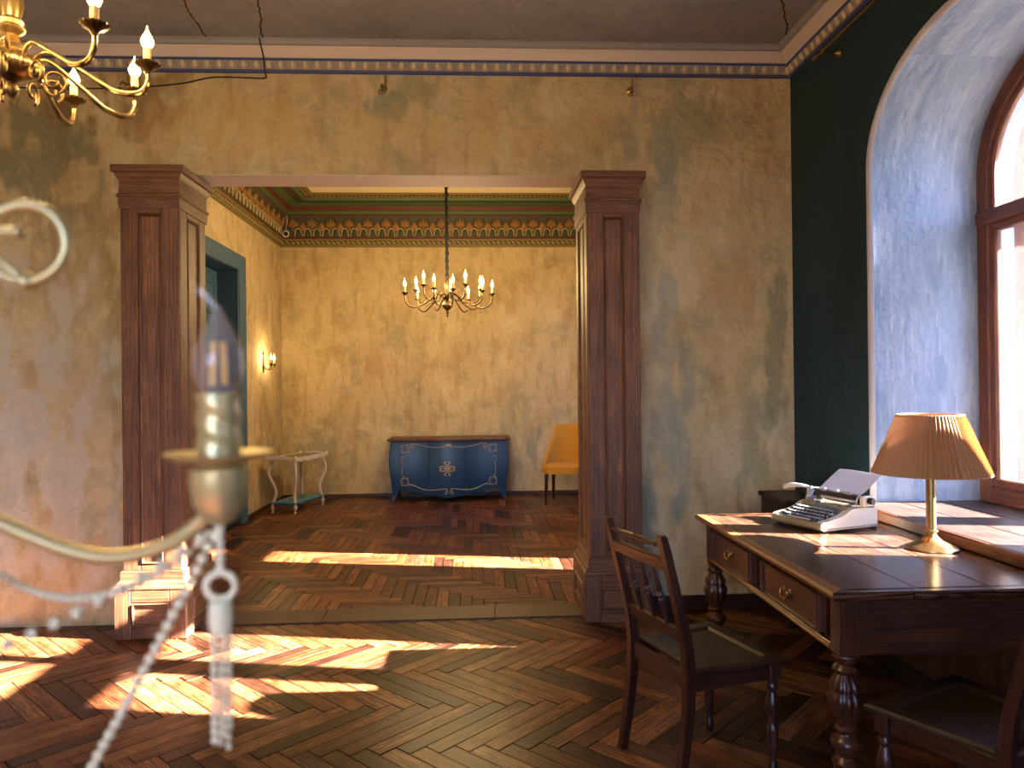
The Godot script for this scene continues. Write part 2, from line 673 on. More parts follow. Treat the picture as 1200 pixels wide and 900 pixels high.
	mat("outside_wall", rgb(196, 190, 178), 0.9)
	mat("bead_paint", rgb(176, 176, 184), 0.6)
	mat("plaster_white", rgb(196, 186, 178), 0.7)
	mat("cornice_cream", rgb(206, 192, 182), 0.6)
	mat("cornice_grey", rgb(142, 138, 140), 0.7)
	mat("egg_paint", rgb(192, 178, 154), 0.55)
	mat("egg_cup", rgb(168, 144, 114), 0.6)
	mat("cornice_blue", rgb(62, 72, 124), 0.6)
	mat("crack", rgb(46, 38, 30), 0.95)
	mat("crack_filler", rgb(150, 122, 84), 0.95)
	mat("far_olive", rgb(112, 100, 46), 0.6)
	mat("far_green", rgb(74, 92, 54), 0.6)
	mat("far_green_dark", rgb(52, 66, 40), 0.6)
	mat("far_red", rgb(92, 38, 24), 0.6)
	mat("far_brown", rgb(66, 46, 30), 0.65)
	mat("far_frieze", rgb(70, 60, 48), 0.65)
	mat("far_gold", rgb(140, 98, 44), 0.6)
	mat("far_gold_pale", rgb(158, 142, 104), 0.6)
	mat("far_rope", rgb(176, 150, 118), 0.55)
	mat("door_blue", rgb(58, 92, 118), 0.5)
	mat("door_blue_deep", rgb(44, 74, 100), 0.5)
	# metals, glass
	mat("brass", rgb(164, 138, 92), 0.32, 1.0)
	mat("brass_dark", rgb(108, 84, 50), 0.38, 1.0)
	mat("brass_pale", rgb(204, 184, 128), 0.36, 0.6)
	mat("ivory_chain", rgb(232, 220, 180), 0.5, 0.0)
	mat("bronze", rgb(98, 82, 60), 0.35, 1.0)
	mat("chrome", rgb(206, 208, 214), 0.28, 0.8)
	mat("black_metal", rgb(28, 28, 30), 0.4, 0.3)
	mat("black_cloth", rgb(9, 8, 8), 0.95)
	mat("white_plastic", rgb(214, 210, 200), 0.4)
	mat("lens_black", rgb(14, 14, 16), 0.1)
	mat("flare_green", rgb(40, 84, 52), 0.15)  # lens flare on one hook, painted as a green tip
	mat("candle_sleeve", rgb(214, 176, 112), 0.5)
	var g := mat("pane_glass", Color(1, 1, 1, 0.06), 0.03)
	g.transparency = BaseMaterial3D.TRANSPARENCY_ALPHA
	g = mat("bulb_glass", Color(1, 0.98, 0.94, 0.08), 0.02)
	g.transparency = BaseMaterial3D.TRANSPARENCY_ALPHA
	g = mat("filament_yellow", rgb(226, 176, 92), 0.5)
	g = mat("lamp_glow", Color(1, 0.9, 0.7), 0.4)
	g.emission_enabled = true
	g.emission = Color(1.0, 0.83, 0.55)
	g.emission_energy_multiplier = 7.0
	# cloth, paint
	mat("yellow_velvet", rgb(178, 128, 40), 0.85)
	M.yellow_velvet.rim_enabled = true
	M.yellow_velvet.rim = 0.4
	M.yellow_velvet.rim_tint = 0.7
	mat("leg_dark", rgb(52, 32, 24), 0.4)
	mat("commode_blue", rgb(0, 54, 98), 0.42)
	M.commode_blue.clearcoat_enabled = true
	M.commode_blue.clearcoat = 0.2
	M.commode_blue.clearcoat_roughness = 0.3
	mat("gold_paint", rgb(206, 182, 128), 0.45)
	mat("groove", rgb(6, 30, 50), 0.7)
	mat("table_white", rgb(198, 186, 186), 0.6)
	mat("table_gold", rgb(170, 134, 78), 0.5)
	mat("shelf_blue", rgb(30, 128, 186), 0.4)
	mat("shelf_pattern", rgb(84, 128, 138), 0.5)
	mat("shelf_figure", rgb(48, 66, 72), 0.5)
	mat("tray_glass", rgb(88, 92, 66), 0.12)
	g = mat("lamp_shade", rgb(172, 122, 82), 0.8)
	g.backlight_enabled = true
	g.backlight = Color(0.14, 0.09, 0.055)
	mat("typewriter_cream", rgb(214, 206, 182), 0.4)
	mat("typewriter_khaki", rgb(140, 128, 92), 0.45)
	mat("typewriter_grey", rgb(104, 110, 106), 0.4)
	mat("key_dark", rgb(30, 28, 28), 0.3)
	mat("key_top", rgb(210, 206, 196), 0.35)
	mat("rubber", rgb(50, 44, 42), 0.6)
	g = mat("paper", rgb(226, 228, 236), 0.8)
	g.backlight_enabled = true
	g.backlight = Color(0.3, 0.3, 0.32)

# ---------------------------------------------------------------- arch of a window: far jamb up, over, near jamb down
func arch(x: float, zc: float, a: float, y0: float, spring: float, b: float, steps := 22) -> Array:
	var o := [Vector3(x, y0, zc - a)]
	for i in steps + 1:
		var th := PI - PI * i / steps
		o.append(Vector3(x, spring + b * sin(th), zc + a * cos(th)))
	o.append(Vector3(x, y0, zc + a))
	return o

# one face of the window wall with its openings cut out
func pierced(m: MB, x: float, z0: float, z1: float, h: float, wins: Array, side: float) -> void:
	var out := Vector3(side, 0, 0)
	var at := z0
	for w in wins:
		var p: Array = arch(x, w.zc, w.a, w.y0, w.spring, w.b)
		var zl: float = w.zc - w.a
		var zr: float = w.zc + w.a
		m.poly([Vector3(x, 0, at), Vector3(x, h, at), Vector3(x, h, zl), Vector3(x, 0, zl)], out)
		m.poly([Vector3(x, 0, zl), Vector3(x, w.y0, zl), Vector3(x, w.y0, zr), Vector3(x, 0, zr)], out)
		for i in range(1, p.size() - 2):
			m.poly([p[i], p[i + 1], Vector3(x, h, p[i + 1].z), Vector3(x, h, p[i].z)], out)
		at = zr
	m.poly([Vector3(x, 0, at), Vector3(x, h, at), Vector3(x, h, z1), Vector3(x, 0, z1)], out)

func herringbone(parent: Node3D, called: String, room: Rect2, ax: bool, w: float, nn: int, origin: Vector2, mats: Array, best: Vector2, most: int) -> void:
	# u, v run along the two families of planks; ax: along the walls, else at 45 degrees to them
	var L := w * nn
	var U := Vector2(1, 0) if ax else Vector2(SQ, -SQ)
	var V := Vector2(0, 1) if ax else Vector2(SQ, SQ)
	var shapes := []
	for k in 8:
		var sw := w / 2 - 0.0019
		var sl := L / 2 - 0.0019
		shapes.append(plank_mesh(arr_v2([-sw, -sl, sw, -sl, sw, sl, -sw, sl]), k))
	var frame := PackedVector2Array([room.position, Vector2(room.end.x, room.position.y), room.end, Vector2(room.position.x, room.end.y)])
	var list := []
	for mrow in range(-30, 31):
		for k in range(-120, 121):
			for fam in 2:
				var c := Vector2(k + nn * 0.5, k + 0.5 + 2 * nn * mrow) if fam == 0 else Vector2(k + 0.5, k + 1 + nn * 0.5 + 2 * nn * mrow)
				var p := origin + (U * c.x + V * c.y) * w
				if not room.grow(L * 0.6).has_point(p):
					continue
				var d := U if fam == 0 else V
				var s := Vector2(-d.y, d.x)
				var gap := 0.0019
				var q := PackedVector2Array()
				for e in [[-1, -1], [1, -1], [1, 1], [-1, 1]]:
					q.append(p + s * e[0] * (w / 2 - gap) + d * e[1] * (L / 2 - gap))
				var cut := Geometry2D.intersect_polygons(q, frame)
				if cut.is_empty() or cut[0].size() < 3:
					continue
				var area := 0.0
				for i in cut[0].size():
					area += cut[0][i].cross(cut[0][(i + 1) % cut[0].size()])
				area = absf(area) / 2
				if area < 0.0015:
					continue
				list.append({"p": p, "d": d, "whole": area > w * L * 0.92, "cut": cut[0], "far": p.distance_to(best)})
	list.sort_custom(func(a, b): return a.far < b.far)
	var rest := {}
	for i in list.size():
		var e: Dictionary = list[i]
		var d: Vector2 = e.d
		var tone := rng.randi() % mats.size()
		var kind := rng.randi() % shapes.size()
		var turn := atan2(d.x, d.y)
		var up := rng.randf_range(-0.0006, 0.0006)
		var tr := Transform3D(Basis(Vector3.UP, turn) * Basis(Vector3.FORWARD, rng.randf_range(-0.003, 0.003)), Vector3(e.p.x, up, e.p.y))
		if i < most:
			var o: MeshInstance3D
			if e.whole:
				o = part(parent, called, shapes[kind], M[mats[tone]])
			else:
				var loc := PackedVector2Array()
				for q in e.cut:
					var r: Vector3 = tr.affine_inverse() * Vector3(q.x, up, q.y)
					loc.append(Vector2(r.x, r.z))
				o = part(parent, called, plank_mesh(loc, kind), M[mats[tone]])
			o.transform = tr
		else:
			if not rest.has(tone):
				rest[tone] = MB.new()
			var loc := PackedVector2Array()
			for q in e.cut:
				var r: Vector3 = tr.affine_inverse() * Vector3(q.x, up, q.y)
				loc.append(Vector2(r.x, r.z))
			plank_into(rest[tone], loc, kind, tr)
	for tone in rest:
		var o := part(parent, "remaining_planks", rest[tone], M[mats[tone]])
		o.set_meta("kind", "stuff")

func plank_into(m: MB, q: PackedVector2Array, kind: int, tr := Transform3D.IDENTITY) -> void:
	m.xf = tr
	m.uvo = Vector2(0.07 + 0.061 * (kind * 5 % 8), 0.35 + 0.17 * kind)
	var c := Vector2.ZERO
	for p in q:
		c += p
	c /= q.size()
	var top := []
	var edge := []
	var low := []
	for p in q:
		var i: Vector2 = p + (c - p).normalized() * 0.0041
		top.append(Vector3(i.x, 0.0, i.y))
		edge.append(Vector3(p.x, -0.0036, p.y))
		low.append(Vector3(p.x, -0.018, p.y))
	m.poly(top, Vector3.UP, 2)
	for i in q.size():
		var j := (i + 1) % q.size()
		var o := Vector3((q[i].x + q[j].x) / 2 - c.x, 0, (q[i].y + q[j].y) / 2 - c.y)
		m.poly([edge[i], edge[j], top[j], top[i]], o + Vector3.UP * 0.05, 2)
		m.poly([low[i], low[j], edge[j], edge[i]], o, 2)

func plank_mesh(q: PackedVector2Array, kind: int) -> ArrayMesh:
	var m := MB.new()
	plank_into(m, q, kind)
	return m.mesh()

func slab(parent: Node3D, called: String, mt: Material, a: Vector3, b: Vector3) -> void:
	var m := MB.new()
	var lo := a.min(b)
	var hi := a.max(b)
	for ax in 3:
		for s in 2:
			var pts := []
			for e in [[0, 0], [1, 0], [1, 1], [0, 1]]:
				var p := Vector3.ZERO
				p[ax] = hi[ax] if s else lo[ax]
				p[(ax + 1) % 3] = hi[(ax + 1) % 3] if e[0] else lo[(ax + 1) % 3]
				p[(ax + 2) % 3] = hi[(ax + 2) % 3] if e[1] else lo[(ax + 2) % 3]
				pts.append(p)
			var o := Vector3.ZERO
			o[ax] = 1.0 if s else -1.0
			m.poly(pts, o)
	part(parent, called, m, mt)

func build_shell() -> void:
	# floors
	var fl := setting("floor", "herringbone oak parquet floor of the near room, lit by sun", "floor")
	slab(fl, "subfloor", M.subfloor, Vector3(XM - 0.2, -0.2, ZB - 0.1), Vector3(XO, -0.018, ZN + 0.2))
	herringbone(fl, "plank", Rect2(XM, ZB, XR - XM, ZN - ZB), false, 0.086, 7, Vector2(0.02, -3.973), ["parquet0", "parquet1", "parquet2", "parquet3", "parquet4", "parquet5"], Vector2(-0.5, -3.7), 300)
	var ff := setting("floor", "darker herringbone parquet floor of the room beyond the wide opening", "floor")
	slab(ff, "subfloor", M.subfloor, Vector3(XL - 0.5, -0.2, ZF - 0.2), Vector3(XO, -0.018, ZB - 0.1))
	herringbone(ff, "plank", Rect2(XL, ZF, XR - XL, -5.05 - ZF), true, 0.083, 6, Vector2(0.3, -7.0), ["parquet0", "parquet1", "parquet2", "parquet3", "parquet4", "parquet5"], Vector2(-0.4, -6.0), 300)
	var th := setting("trim_1", "flat wooden threshold boards laid across the wide opening", "threshold")
	for e in [[-1.86, -1.0], [-1.0, 0.12], [0.12, 0.86]]:
		boxpart(th, "board", M.threshold_wood, Vector3((e[0] + e[1]) / 2, -0.004, -4.94), Vector3(e[1] - e[0] - 0.002, 0.026, 0.28), 0.003)
	# near room walls
	var wb := setting("wall_back", "ochre limewashed plaster wall around the wide opening", "wall")
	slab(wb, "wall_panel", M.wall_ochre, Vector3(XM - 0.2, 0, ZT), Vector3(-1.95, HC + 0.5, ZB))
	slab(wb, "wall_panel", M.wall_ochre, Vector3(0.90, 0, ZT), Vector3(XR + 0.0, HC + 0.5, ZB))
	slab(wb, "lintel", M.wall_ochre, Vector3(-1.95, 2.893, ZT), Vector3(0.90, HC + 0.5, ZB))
	slab(wb, "soffit", M.plaster_white, Vector3(-1.94, 2.889, ZT + 0.002), Vector3(0.89, 2.8935, ZB - 0.002))
	var wl := setting("wall_left", "ochre plaster side wall of the near room", "wall")
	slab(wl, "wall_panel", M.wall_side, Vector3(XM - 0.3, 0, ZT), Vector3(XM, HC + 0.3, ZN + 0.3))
	var wf := setting("wall_front", "ochre plaster wall opposite the wide opening", "wall")
	slab(wf, "wall_panel", M.wall_side, Vector3(XM - 0.3, 0, ZN), Vector3(-2.6, HC + 0.3, ZN + 0.3))
	slab(wf, "wall_panel", M.wall_side, Vector3(0.2, 0, ZN), Vector3(XO, HC + 0.3, ZN + 0.3))
	slab(wf, "wall_panel", M.wall_side, Vector3(-2.6, 0, ZN), Vector3(0.2, 0.7, ZN + 0.3))
	slab(wf, "wall_panel", M.wall_side, Vector3(-2.6, 3.2, ZN), Vector3(0.2, HC + 0.3, ZN + 0.3))
	var w5 := setting("window_5", "wide wooden window in the wall opposite the opening", "window")
	for x in [-2.56, -1.67, -0.74, 0.16]:
		boxpart(w5, "mullion", M.window_wood, Vector3(x, 1.95, ZN + 0.15), Vector3(0.08, 2.5, 0.07), 0.005)
	for y in [0.74, 2.35, 3.16]:
		boxpart(w5, "rail", M.window_wood, Vector3(-1.2, y, ZN + 0.15), Vector3(2.7, 0.08, 0.06), 0.005)
	for x in [-2.115, -1.205, -0.29]:
		for e in [[1.545, 1.53], [2.755, 0.73]]:
			var pm := MB.new()
			pm.box(Vector3(x, e[0], ZN + 0.15), Vector3(0.83, e[1], 0.004), 0.0)
			part(w5, "pane", pm, M.pane_glass)
	var ce := setting("ceiling", "grey painted plaster ceiling with cracks", "ceiling")
	slab(ce, "plaster", M.ceiling_paint, Vector3(XM - 0.3, HC, ZB - 0.1), Vector3(XO, HC + 0.6, ZN + 0.3))
	for c in [[-1.60, -4.16, -1.63, -4.30, -1.655, -4.46, -1.65, -4.57, -1.672, -4.80], [-1.18, -4.1, -1.212, -4.29, -1.25, -4.49, -1.30, -4.66, -1.32, -4.82], [1.70, -4.0, 1.80, -4.2, 1.90, -4.40, 1.98, -4.56, 2.06, -4.78]]:
		var pts := []
		for i in range(0, c.size(), 2):
			pts.append(Vector3(c[i], HC - 0.001, c[i + 1]))
		var path := []
		for p in spline(pts, 6):
			path.append(p + Vector3(rng.randf_range(-0.006, 0.006), 0, rng.randf_range(-0.006, 0.006)))
		var m := MB.new()
		m.tube(path, 0.0055, 5, 0.4)
		part(ce, "crack", m, M.crack)
		m = MB.new()
		for i in range(2, path.size() - 2):
			if rng.randf() < 0.3:
				m.ball(path[i] + Vector3(rng.randf_range(-0.015, 0.015), 0.001, 0), Vector3(rng.randf_range(0.005, 0.014), 0.003, rng.randf_range(0.012, 0.034)), 6, 4)
		part(ce, "filler", m, M.crack_filler).set_meta("kind", "stuff")
	# window wall of both rooms
	var wr := setting("wall_right", "dark green painted window wall with deep arched recess", "wall")
	var inner := [{"zc": -3.16, "a": 0.75, "y0": 0.80, "spring": 2.65, "b": 0.545}, {"zc": 1.75, "a": 0.75, "y0": 0.80, "spring": 2.65, "b": 0.545}]
	var glass := [{"zc": -3.195, "a": 0.70, "y0": 0.80, "spring": 2.60, "b": 0.60}, {"zc": 1.715, "a": 0.70, "y0": 0.80, "spring": 2.60, "b": 0.60}]
	var m := MB.new()
	pierced(m, XR, ZB, ZN + 0.3, HC + 0.3, inner, -1.0)
	part(wr, "green_plaster", m, M.wall_green)
	m = MB.new()
	pierced(m, XO, ZB, ZN + 0.3, HC + 0.6, glass, 1.0)
	part(wr, "outer_face", m, M.outside_wall)
	for i in 2:
		reveal(wr, inner[i], glass[i])
		window_set("window_%d" % (i + 1), ["tall arched wooden window beside the typewriter desk", "second arched wooden window behind the viewer"][i], glass[i], i == 0)
	# far room
	var fr := setting("wall_far_right", "ochre window wall of the room beyond the opening", "wall")
	var inner2 := [{"zc": -9.10, "a": 0.75, "y0": 0.80, "spring": 2.65, "b": 0.545}, {"zc": -5.79, "a": 0.38, "y0": 0.25, "spring": 2.65, "b": 0.34}]
	var glass2 := [{"zc": -9.11, "a": 0.70, "y0": 0.80, "spring": 2.60, "b": 0.60}, {"zc": -5.80, "a": 0.36, "y0": 0.25, "spring": 2.62, "b": 0.34}]
	m = MB.new()
	pierced(m, XR, ZF - 0.3, ZB - 0.001, HF + 0.3, inner2, -1.0)
	part(fr, "plaster", m, M.wall_far_side)
	m = MB.new()
	pierced(m, XO, ZF - 0.3, ZB - 0.001, HF + 0.6, glass2, 1.0)
	part(fr, "outer_face", m, M.outside_wall)
	for i in 2:
		reveal(fr, inner2[i], glass2[i])
		window_set("window_%d" % (i + 3), ["arched wooden window of the room beyond the opening", "narrow tall arched window just beyond the opening"][i], glass2[i], false)
	var fb := setting("wall_far", "olive ochre plaster end wall behind the blue commode", "wall")
	slab(fb, "wall_panel", M.wall_far, Vector3(XL - 0.4, 0, ZF - 0.3), Vector3(XO, HF + 0.3, ZF))
	var fw := setting("wall_far_left", "olive ochre plaster side wall with blue door", "wall")
	slab(fw, "wall_panel", M.wall_far_side, Vector3(XL - 0.4, 0, ZF), Vector3(XL, HF + 0.3, -8.45))
	slab(fw, "wall_panel", M.wall_far_side, Vector3(XL - 0.4, 2.86, -8.45), Vector3(XL, HF + 0.3, -7.25))
	slab(fw, "wall_panel", M.wall_far_side, Vector3(XL - 0.4, 0, -7.25), Vector3(XL, HF + 0.3, ZB - 0.05))
	slab(fw, "hall_backing", M.outside_wall, Vector3(XL - 0.5, 0, -8.6), Vector3(XL - 0.4, 3.0, -7.1))
	var fc := setting("ceiling", "pale cream ceiling of the room beyond the opening", "ceiling")
	slab(fc, "plaster", M.ceiling_far, Vector3(XL - 0.4, HF, ZF - 0.3), Vector3(XO, HF + 0.3, ZT + 0.1))
	# added, unseen house that keeps the sun off the far room's second window
	var nh := setting("sun_blocking_house", "added unseen plastered house outside that blocks the sun from the far room", "house")
	slab(nh, "house_wall", M.outside_wall, Vector3(15.0, -0.2, -13.0), Vector3(22.0, 9.6, -4.7))
	var rp := MB.new()
	rp.extrude(arr_v2([14.6, 9.6, 22.4, 9.6, 18.5, 11.6]), Transform3D(Basis.IDENTITY, Vector3(0, 0, -13.3)), 8.9)
	part(nh, "roof", rp, M.far_red)
	for z in [-12.0, -9.8, -7.6, -5.8]:
		for y in [1.6, 4.4, 7.2]:
			boxpart(nh, "house_window", M.lens_black, Vector3(14.99, y, z), Vector3(0.06, 1.5, 0.9), 0.01)
	# baseboards
	var bb := setting("baseboard_back", "dark wooden baseboard under the ochre wall", "baseboard")
	boxpart(bb, "board", M.dark_wood, Vector3(1.615, 0.05, ZB + 0.012), Vector3(1.04, 0.1, 0.024), 0.004)
	bb = setting("baseboard_right", "dark wooden baseboard under the window wall", "baseboard")
	boxpart(bb, "board", M.dark_wood, Vector3(XR - 0.012, 0.05, -1.0), Vector3(0.024, 0.1, 7.7), 0.004)
	bb = setting("trim_4", "brown wooden panelling under the window sill behind the desk", "panelling")
	for k in 5:
		boxpart(bb, "board", M.base_wood, Vector3(XR - 0.012, 0.45, -4.10 + 0.47 * k), Vector3(0.022, 0.69, 0.466), 0.005)
	bb = setting("baseboard_far", "thin brown baseboard behind the blue commode", "baseboard")
	boxpart(bb, "board", M.base_wood, Vector3((XL + XR) / 2, 0.025, ZF + 0.011), Vector3(XR - XL, 0.05, 0.022), 0.005)
	bb = setting("baseboard_far_left", "thin brown baseboard beside the blue door", "baseboard")
	boxpart(bb, "board", M.base_wood, Vector3(XL + 0.011, 0.025, (ZF - 8.6) / 2), Vector3(0.022, 0.05, 1.7), 0.005)
	build_cornice()
	build_far_cornice()
	build_door()

func reveal(parent: Node3D, wi: Dictionary, wg: Dictionary) -> void:
	var m := MB.new()
	var a: Array = arch(XR, wi.zc, wi.a, wi.y0, wi.spring, wi.b, 30)
	var b: Array = arch(2.74, wg.zc, wg.a, wg.y0, wg.spring, wg.b, 30)
	var c: Array = arch(XO, wg.zc, wg.a, wg.y0, wg.spring, wg.b, 30)
	var rows := []
	for k in 7:
		var row := PackedVector3Array()
		for i in a.size():
			row.append(a[i].lerp(b[i], k / 6.0))
		rows.append(row)
	rows.append(PackedVector3Array(c))
	# normals look into the opening
	var flip := []
	for i in rows[0].size():
		var col := PackedVector3Array()
		for r in rows:
			col.append(r[i])
		flip.append(col)
	m.loft(flip, false, 50.0, Vector3.ZERO)
	var mid := Vector3(2.5, 1.8, wi.zc)
	for i in m.n.size():
		if m.n[i].dot(mid - m.v[i]) < 0.0:
			m.n[i] = -m.n[i]
	for i in range(0, m.v.size(), 3):
		var g := (m.v[i + 2] - m.v[i]).cross(m.v[i + 1] - m.v[i])
		if g.dot(m.n[i]) < 0.0:
			var q := m.v[i + 1]
			m.v[i + 1] = m.v[i + 2]
			m.v[i + 2] = q
			var qn := m.n[i + 1]
			m.n[i + 1] = m.n[i + 2]
			m.n[i + 2] = qn
			var qt := m.t[i + 1]
			m.t[i + 1] = m.t[i + 2]
			m.t[i + 2] = qt
	part(parent, "reveal", m, M.reveal_blue)
	m = MB.new()
	m.poly([Vector3(XR, wi.y0, wi.zc - wi.a), Vector3(XR, wi.y0, wi.zc + wi.a), Vector3(XO, wg.y0, wg.zc + wg.a), Vector3(XO, wg.y0, wg.zc - wg.a)], Vector3.UP)
	part(parent, "reveal_base", m, M.plaster_white)
	# bead round the recess
	m = MB.new()
	m.sweep(a, Vector3(-1, 0, 0), prof([-0.004, -0.01, 0.012, -0.006, 0.016, 0.004, 0.008, 0.012, -0.004, 0.013, -0.016, 0.006, -0.02, -0.01]), false, 70.0)
	part(parent, "recess_bead", m, M.bead_paint)

func window_set(called: String, label: String, w: Dictionary, fine: bool) -> void:
	var o := setting(called, label, "window")
	var zc: float = w.zc
	var a: float = w.a
	var narrow := a < 0.5
	for leaf in 2:
		var x: float = [2.755, 2.965][leaf]
		var fw: float = [0.085, 0.10][leaf]
		var deep := 0.05
		var y0: float = w.y0 + 0.06
		var outer := arch(x, zc, a - 0.004, y0, w.spring, w.b - 0.004, 26)
		var pr := prof([0.0, -deep / 2, -fw, -deep / 2, -fw, deep / 2 - 0.012, -fw + 0.01, deep / 2, 0.0, deep / 2])
		var m := MB.new()
		m.sweep(outer, Vector3(-1, 0, 0), flip_to(pr, outer, zc), false)
		var fr := part(o, "window_frame", m, M.window_wood)
		boxpart(o, "bottom_rail", M.window_wood, Vector3(x, y0 + 0.04, zc), Vector3(deep, 0.085, 2 * (a - fw) - 0.004), 0.004)
		boxpart(o, "transom", M.window_wood, Vector3(x - 0.008, 2.372, zc), Vector3(deep + 0.02, 0.075, 2 * a - 0.02), 0.008)
		if not narrow:
			boxpart(o, "mullion", M.window_wood, Vector3(x - 0.004, 1.62, zc), Vector3(deep + 0.012, 1.45, 0.085), 0.006)
			boxpart(o, "mullion", M.window_wood, Vector3(x, 2.78, zc), Vector3(deep, 0.78, 0.06), 0.006)
		# casement leaves
		var halves := [[zc - a + fw, zc + a - fw]] if narrow else [[zc - a + fw, zc - 0.04], [zc + 0.04, zc + a - fw]]
		for hv in halves:
			var z0: float = hv[0] + 0.003
			var z1: float = hv[1] - 0.003
			var rect := [Vector3(x, y0 + 0.085, z0), Vector3(x, 2.333, z0), Vector3(x, 2.333, z1), Vector3(x, y0 + 0.085, z1)]
			m = MB.new()
			var sp := prof([0.0, -0.018, -0.042, -0.018, -0.042, 0.008, -0.034, 0.018, 0.0, 0.018])
			m.sweep(rect, Vector3(-1, 0, 0), flip_to(sp, rect, (z0 + z1) / 2), true)
			var sash := part(o, "sash", m, M.window_wood)
			m = MB.new()
			m.box(Vector3(x, (y0 + 2.418) / 2, (z0 + z1) / 2), Vector3(0.004, 2.333 - y0 - 0.085 - 0.08, z1 - z0 - 0.08), 0.0)
			part(sash, "pane", m, M.pane_glass)
		# glass over the transom
		var pts := PackedVector2Array()
		for p in arch(x, zc, a - fw, 2.41, w.spring, w.b - fw, 20):
			pts.append(Vector2(p.z, p.y))
		m = MB.new()
		m.face(pts, func(p): return Vector3(x - 0.002, p.y, p.x), Vector3(-1, 0, 0))
		m.face(pts, func(p): return Vector3(x + 0.002, p.y, p.x), Vector3(1, 0, 0))
		part(fr, "pane", m, M.pane_glass)
		m = MB.new()
		var ring := arch(x, zc, a - fw + 0.002, 2.405, w.spring, w.b - fw + 0.002, 26)
		m.sweep(ring, Vector3(-1, 0, 0), flip_to(prof([0.0, -0.016, -0.04, -0.016, -0.04, 0.008, -0.032, 0.016, 0.0, 0.016]), ring, zc), false)
		part(o, "arched_sash", m, M.window_wood)
	# sill board inside
	if narrow or not fine:
		boxpart(o, "sill", M.sill_wood, Vector3(2.42, w.y0 + 0.028, zc), Vector3(0.62, 0.056, 2 * a + 0.16), 0.006)
	else:
		for k in 3:
			boxpart(o, "sill_board", M.sill_wood, Vector3(2.155 + 0.232 * k, 0.828, zc), Vector3(0.230, 0.056, 2 * a + 0.14), 0.004)
		boxpart(o, "sill_lip", M.dark_sill, Vector3(2.026, 0.830, zc), Vector3(0.024, 0.054, 2 * a + 0.16), 0.008)
	boxpart(o, "outer_sill", M.outside_wall, Vector3(2.91, w.y0 + 0.035, zc), Vector3(0.26, 0.06, 2 * a - 0.01), 0.006)

# profiles are written with a < 0 towards the middle of the opening
func flip_to(pr: Array, path: Array, zc: float) -> Array:
	var e: Vector3 = (path[1] - path[0]).normalized()
	var s := Vector3(-1, 0, 0).cross(e)
	var inward := signf(zc - path[0].z)
	if s.z * inward > 0.0:
		var o := []
		for p in pr:
			o.append(Vector2(-p.x, p.y))
		return o
	return pr

# a moulding along the walls: profile of (out from the wall, height), mitred at its ends
func run(m: MB, pr: Array, side: String, from_: float, to_: float, cut0 := 0.0, cut1 := 0.0, wall := 0.0) -> void:
	var r0 := PackedVector3Array()
	var r1 := PackedVector3Array()
	for p in pr:
		if side == "back":
			r0.append(Vector3(from_ + cut0 * p.x, p.y, wall + p.x))
			r1.append(Vector3(to_ - cut1 * p.x, p.y, wall + p.x))
		elif side == "right":
			r0.append(Vector3(wall - p.x, p.y, from_ + cut0 * p.x))
			r1.append(Vector3(wall - p.x, p.y, to_ - cut1 * p.x))
		else:
			r0.append(Vector3(wall + p.x, p.y, from_ + cut0 * p.x))
			r1.append(Vector3(wall + p.x, p.y, to_ - cut1 * p.x))
	var out := Vector3(0, -0.3, 1) if side == "back" else (Vector3(-1, -0.3, 0) if side == "right" else Vector3(1, -0.3, 0))
	m.loft([r0, r1], false, 38.0, out)

func build_cornice() -> void:
	var o := setting("trim_2", "cream plaster cornice with egg moulding and blue lines", "cornice")
	var bands := [
		["blue_line", M.cornice_blue, [0.0, 3.548, 0.016, 3.552, 0.018, 3.566, 0.012, 3.57]],
		["egg_ground", M.cornice_grey, [0.012, 3.57, 0.014, 3.585, 0.036, 3.618]],
		["blue_line", M.cornice_blue, [0.036, 3.618, 0.046, 3.62, 0.047, 3.630, 0.04, 3.632]],
		["cove", M.cornice_cream, [0.04, 3.632, 0.05, 3.636, 0.062, 3.65, 0.085, 3.668, 0.105, 3.676, 0.107, 3.682]],
		["top_fillet", M.cornice_grey, [0.107, 3.682, 0.125, 3.686, 0.132, 3.700, 0.137, 3.704, 0.138, 3.721]],
	]
	for b in bands:
		var m := MB.new()
		run(m, prof(b[2]), "back", XM, XR, 0.0, 1.0, ZB)
		run(m, prof(b[2]), "right", ZB, ZN, 1.0, 0.0, XR)
		run(m, prof(b[2]), "left", ZB, ZN, 1.0, 0.0, XM)
		part(o, b[0], m, b[1])
	var egg := MB.new()
	egg.ball(Vector3.ZERO, Vector3(0.019, 0.026, 0.015), 10, 7)
	var cup := MB.new()
	var path := []
	for i in 11:
		var th := PI * (1.0 + i / 10.0)
		path.append(Vector3(cos(th) * 0.028, sin(th) * 0.031 + 0.004, 0.004))
	cup.tube(path, 0.0065, 6)
	var em := egg.mesh()
	var cm := cup.mesh()
	var tilt := Basis(Vector3.RIGHT, 0.45)
	for k in 76:
		var e := part(o, "egg", em, M.egg_paint)
		e.transform = Transform3D(tilt, Vector3(-3.72 + 0.0778 * k, 3.598, ZB + 0.022))
		part(e, "cup", cm, M.egg_cup)
	for k in 34:
		var e := part(o, "egg", em, M.egg_paint)
		e.transform = Transform3D(Basis(Vector3.UP, -PI / 2) * tilt, Vector3(XR - 0.022, 3.598, ZB + 0.07 + 0.0778 * k))
		part(e, "cup", cm, M.egg_cup)

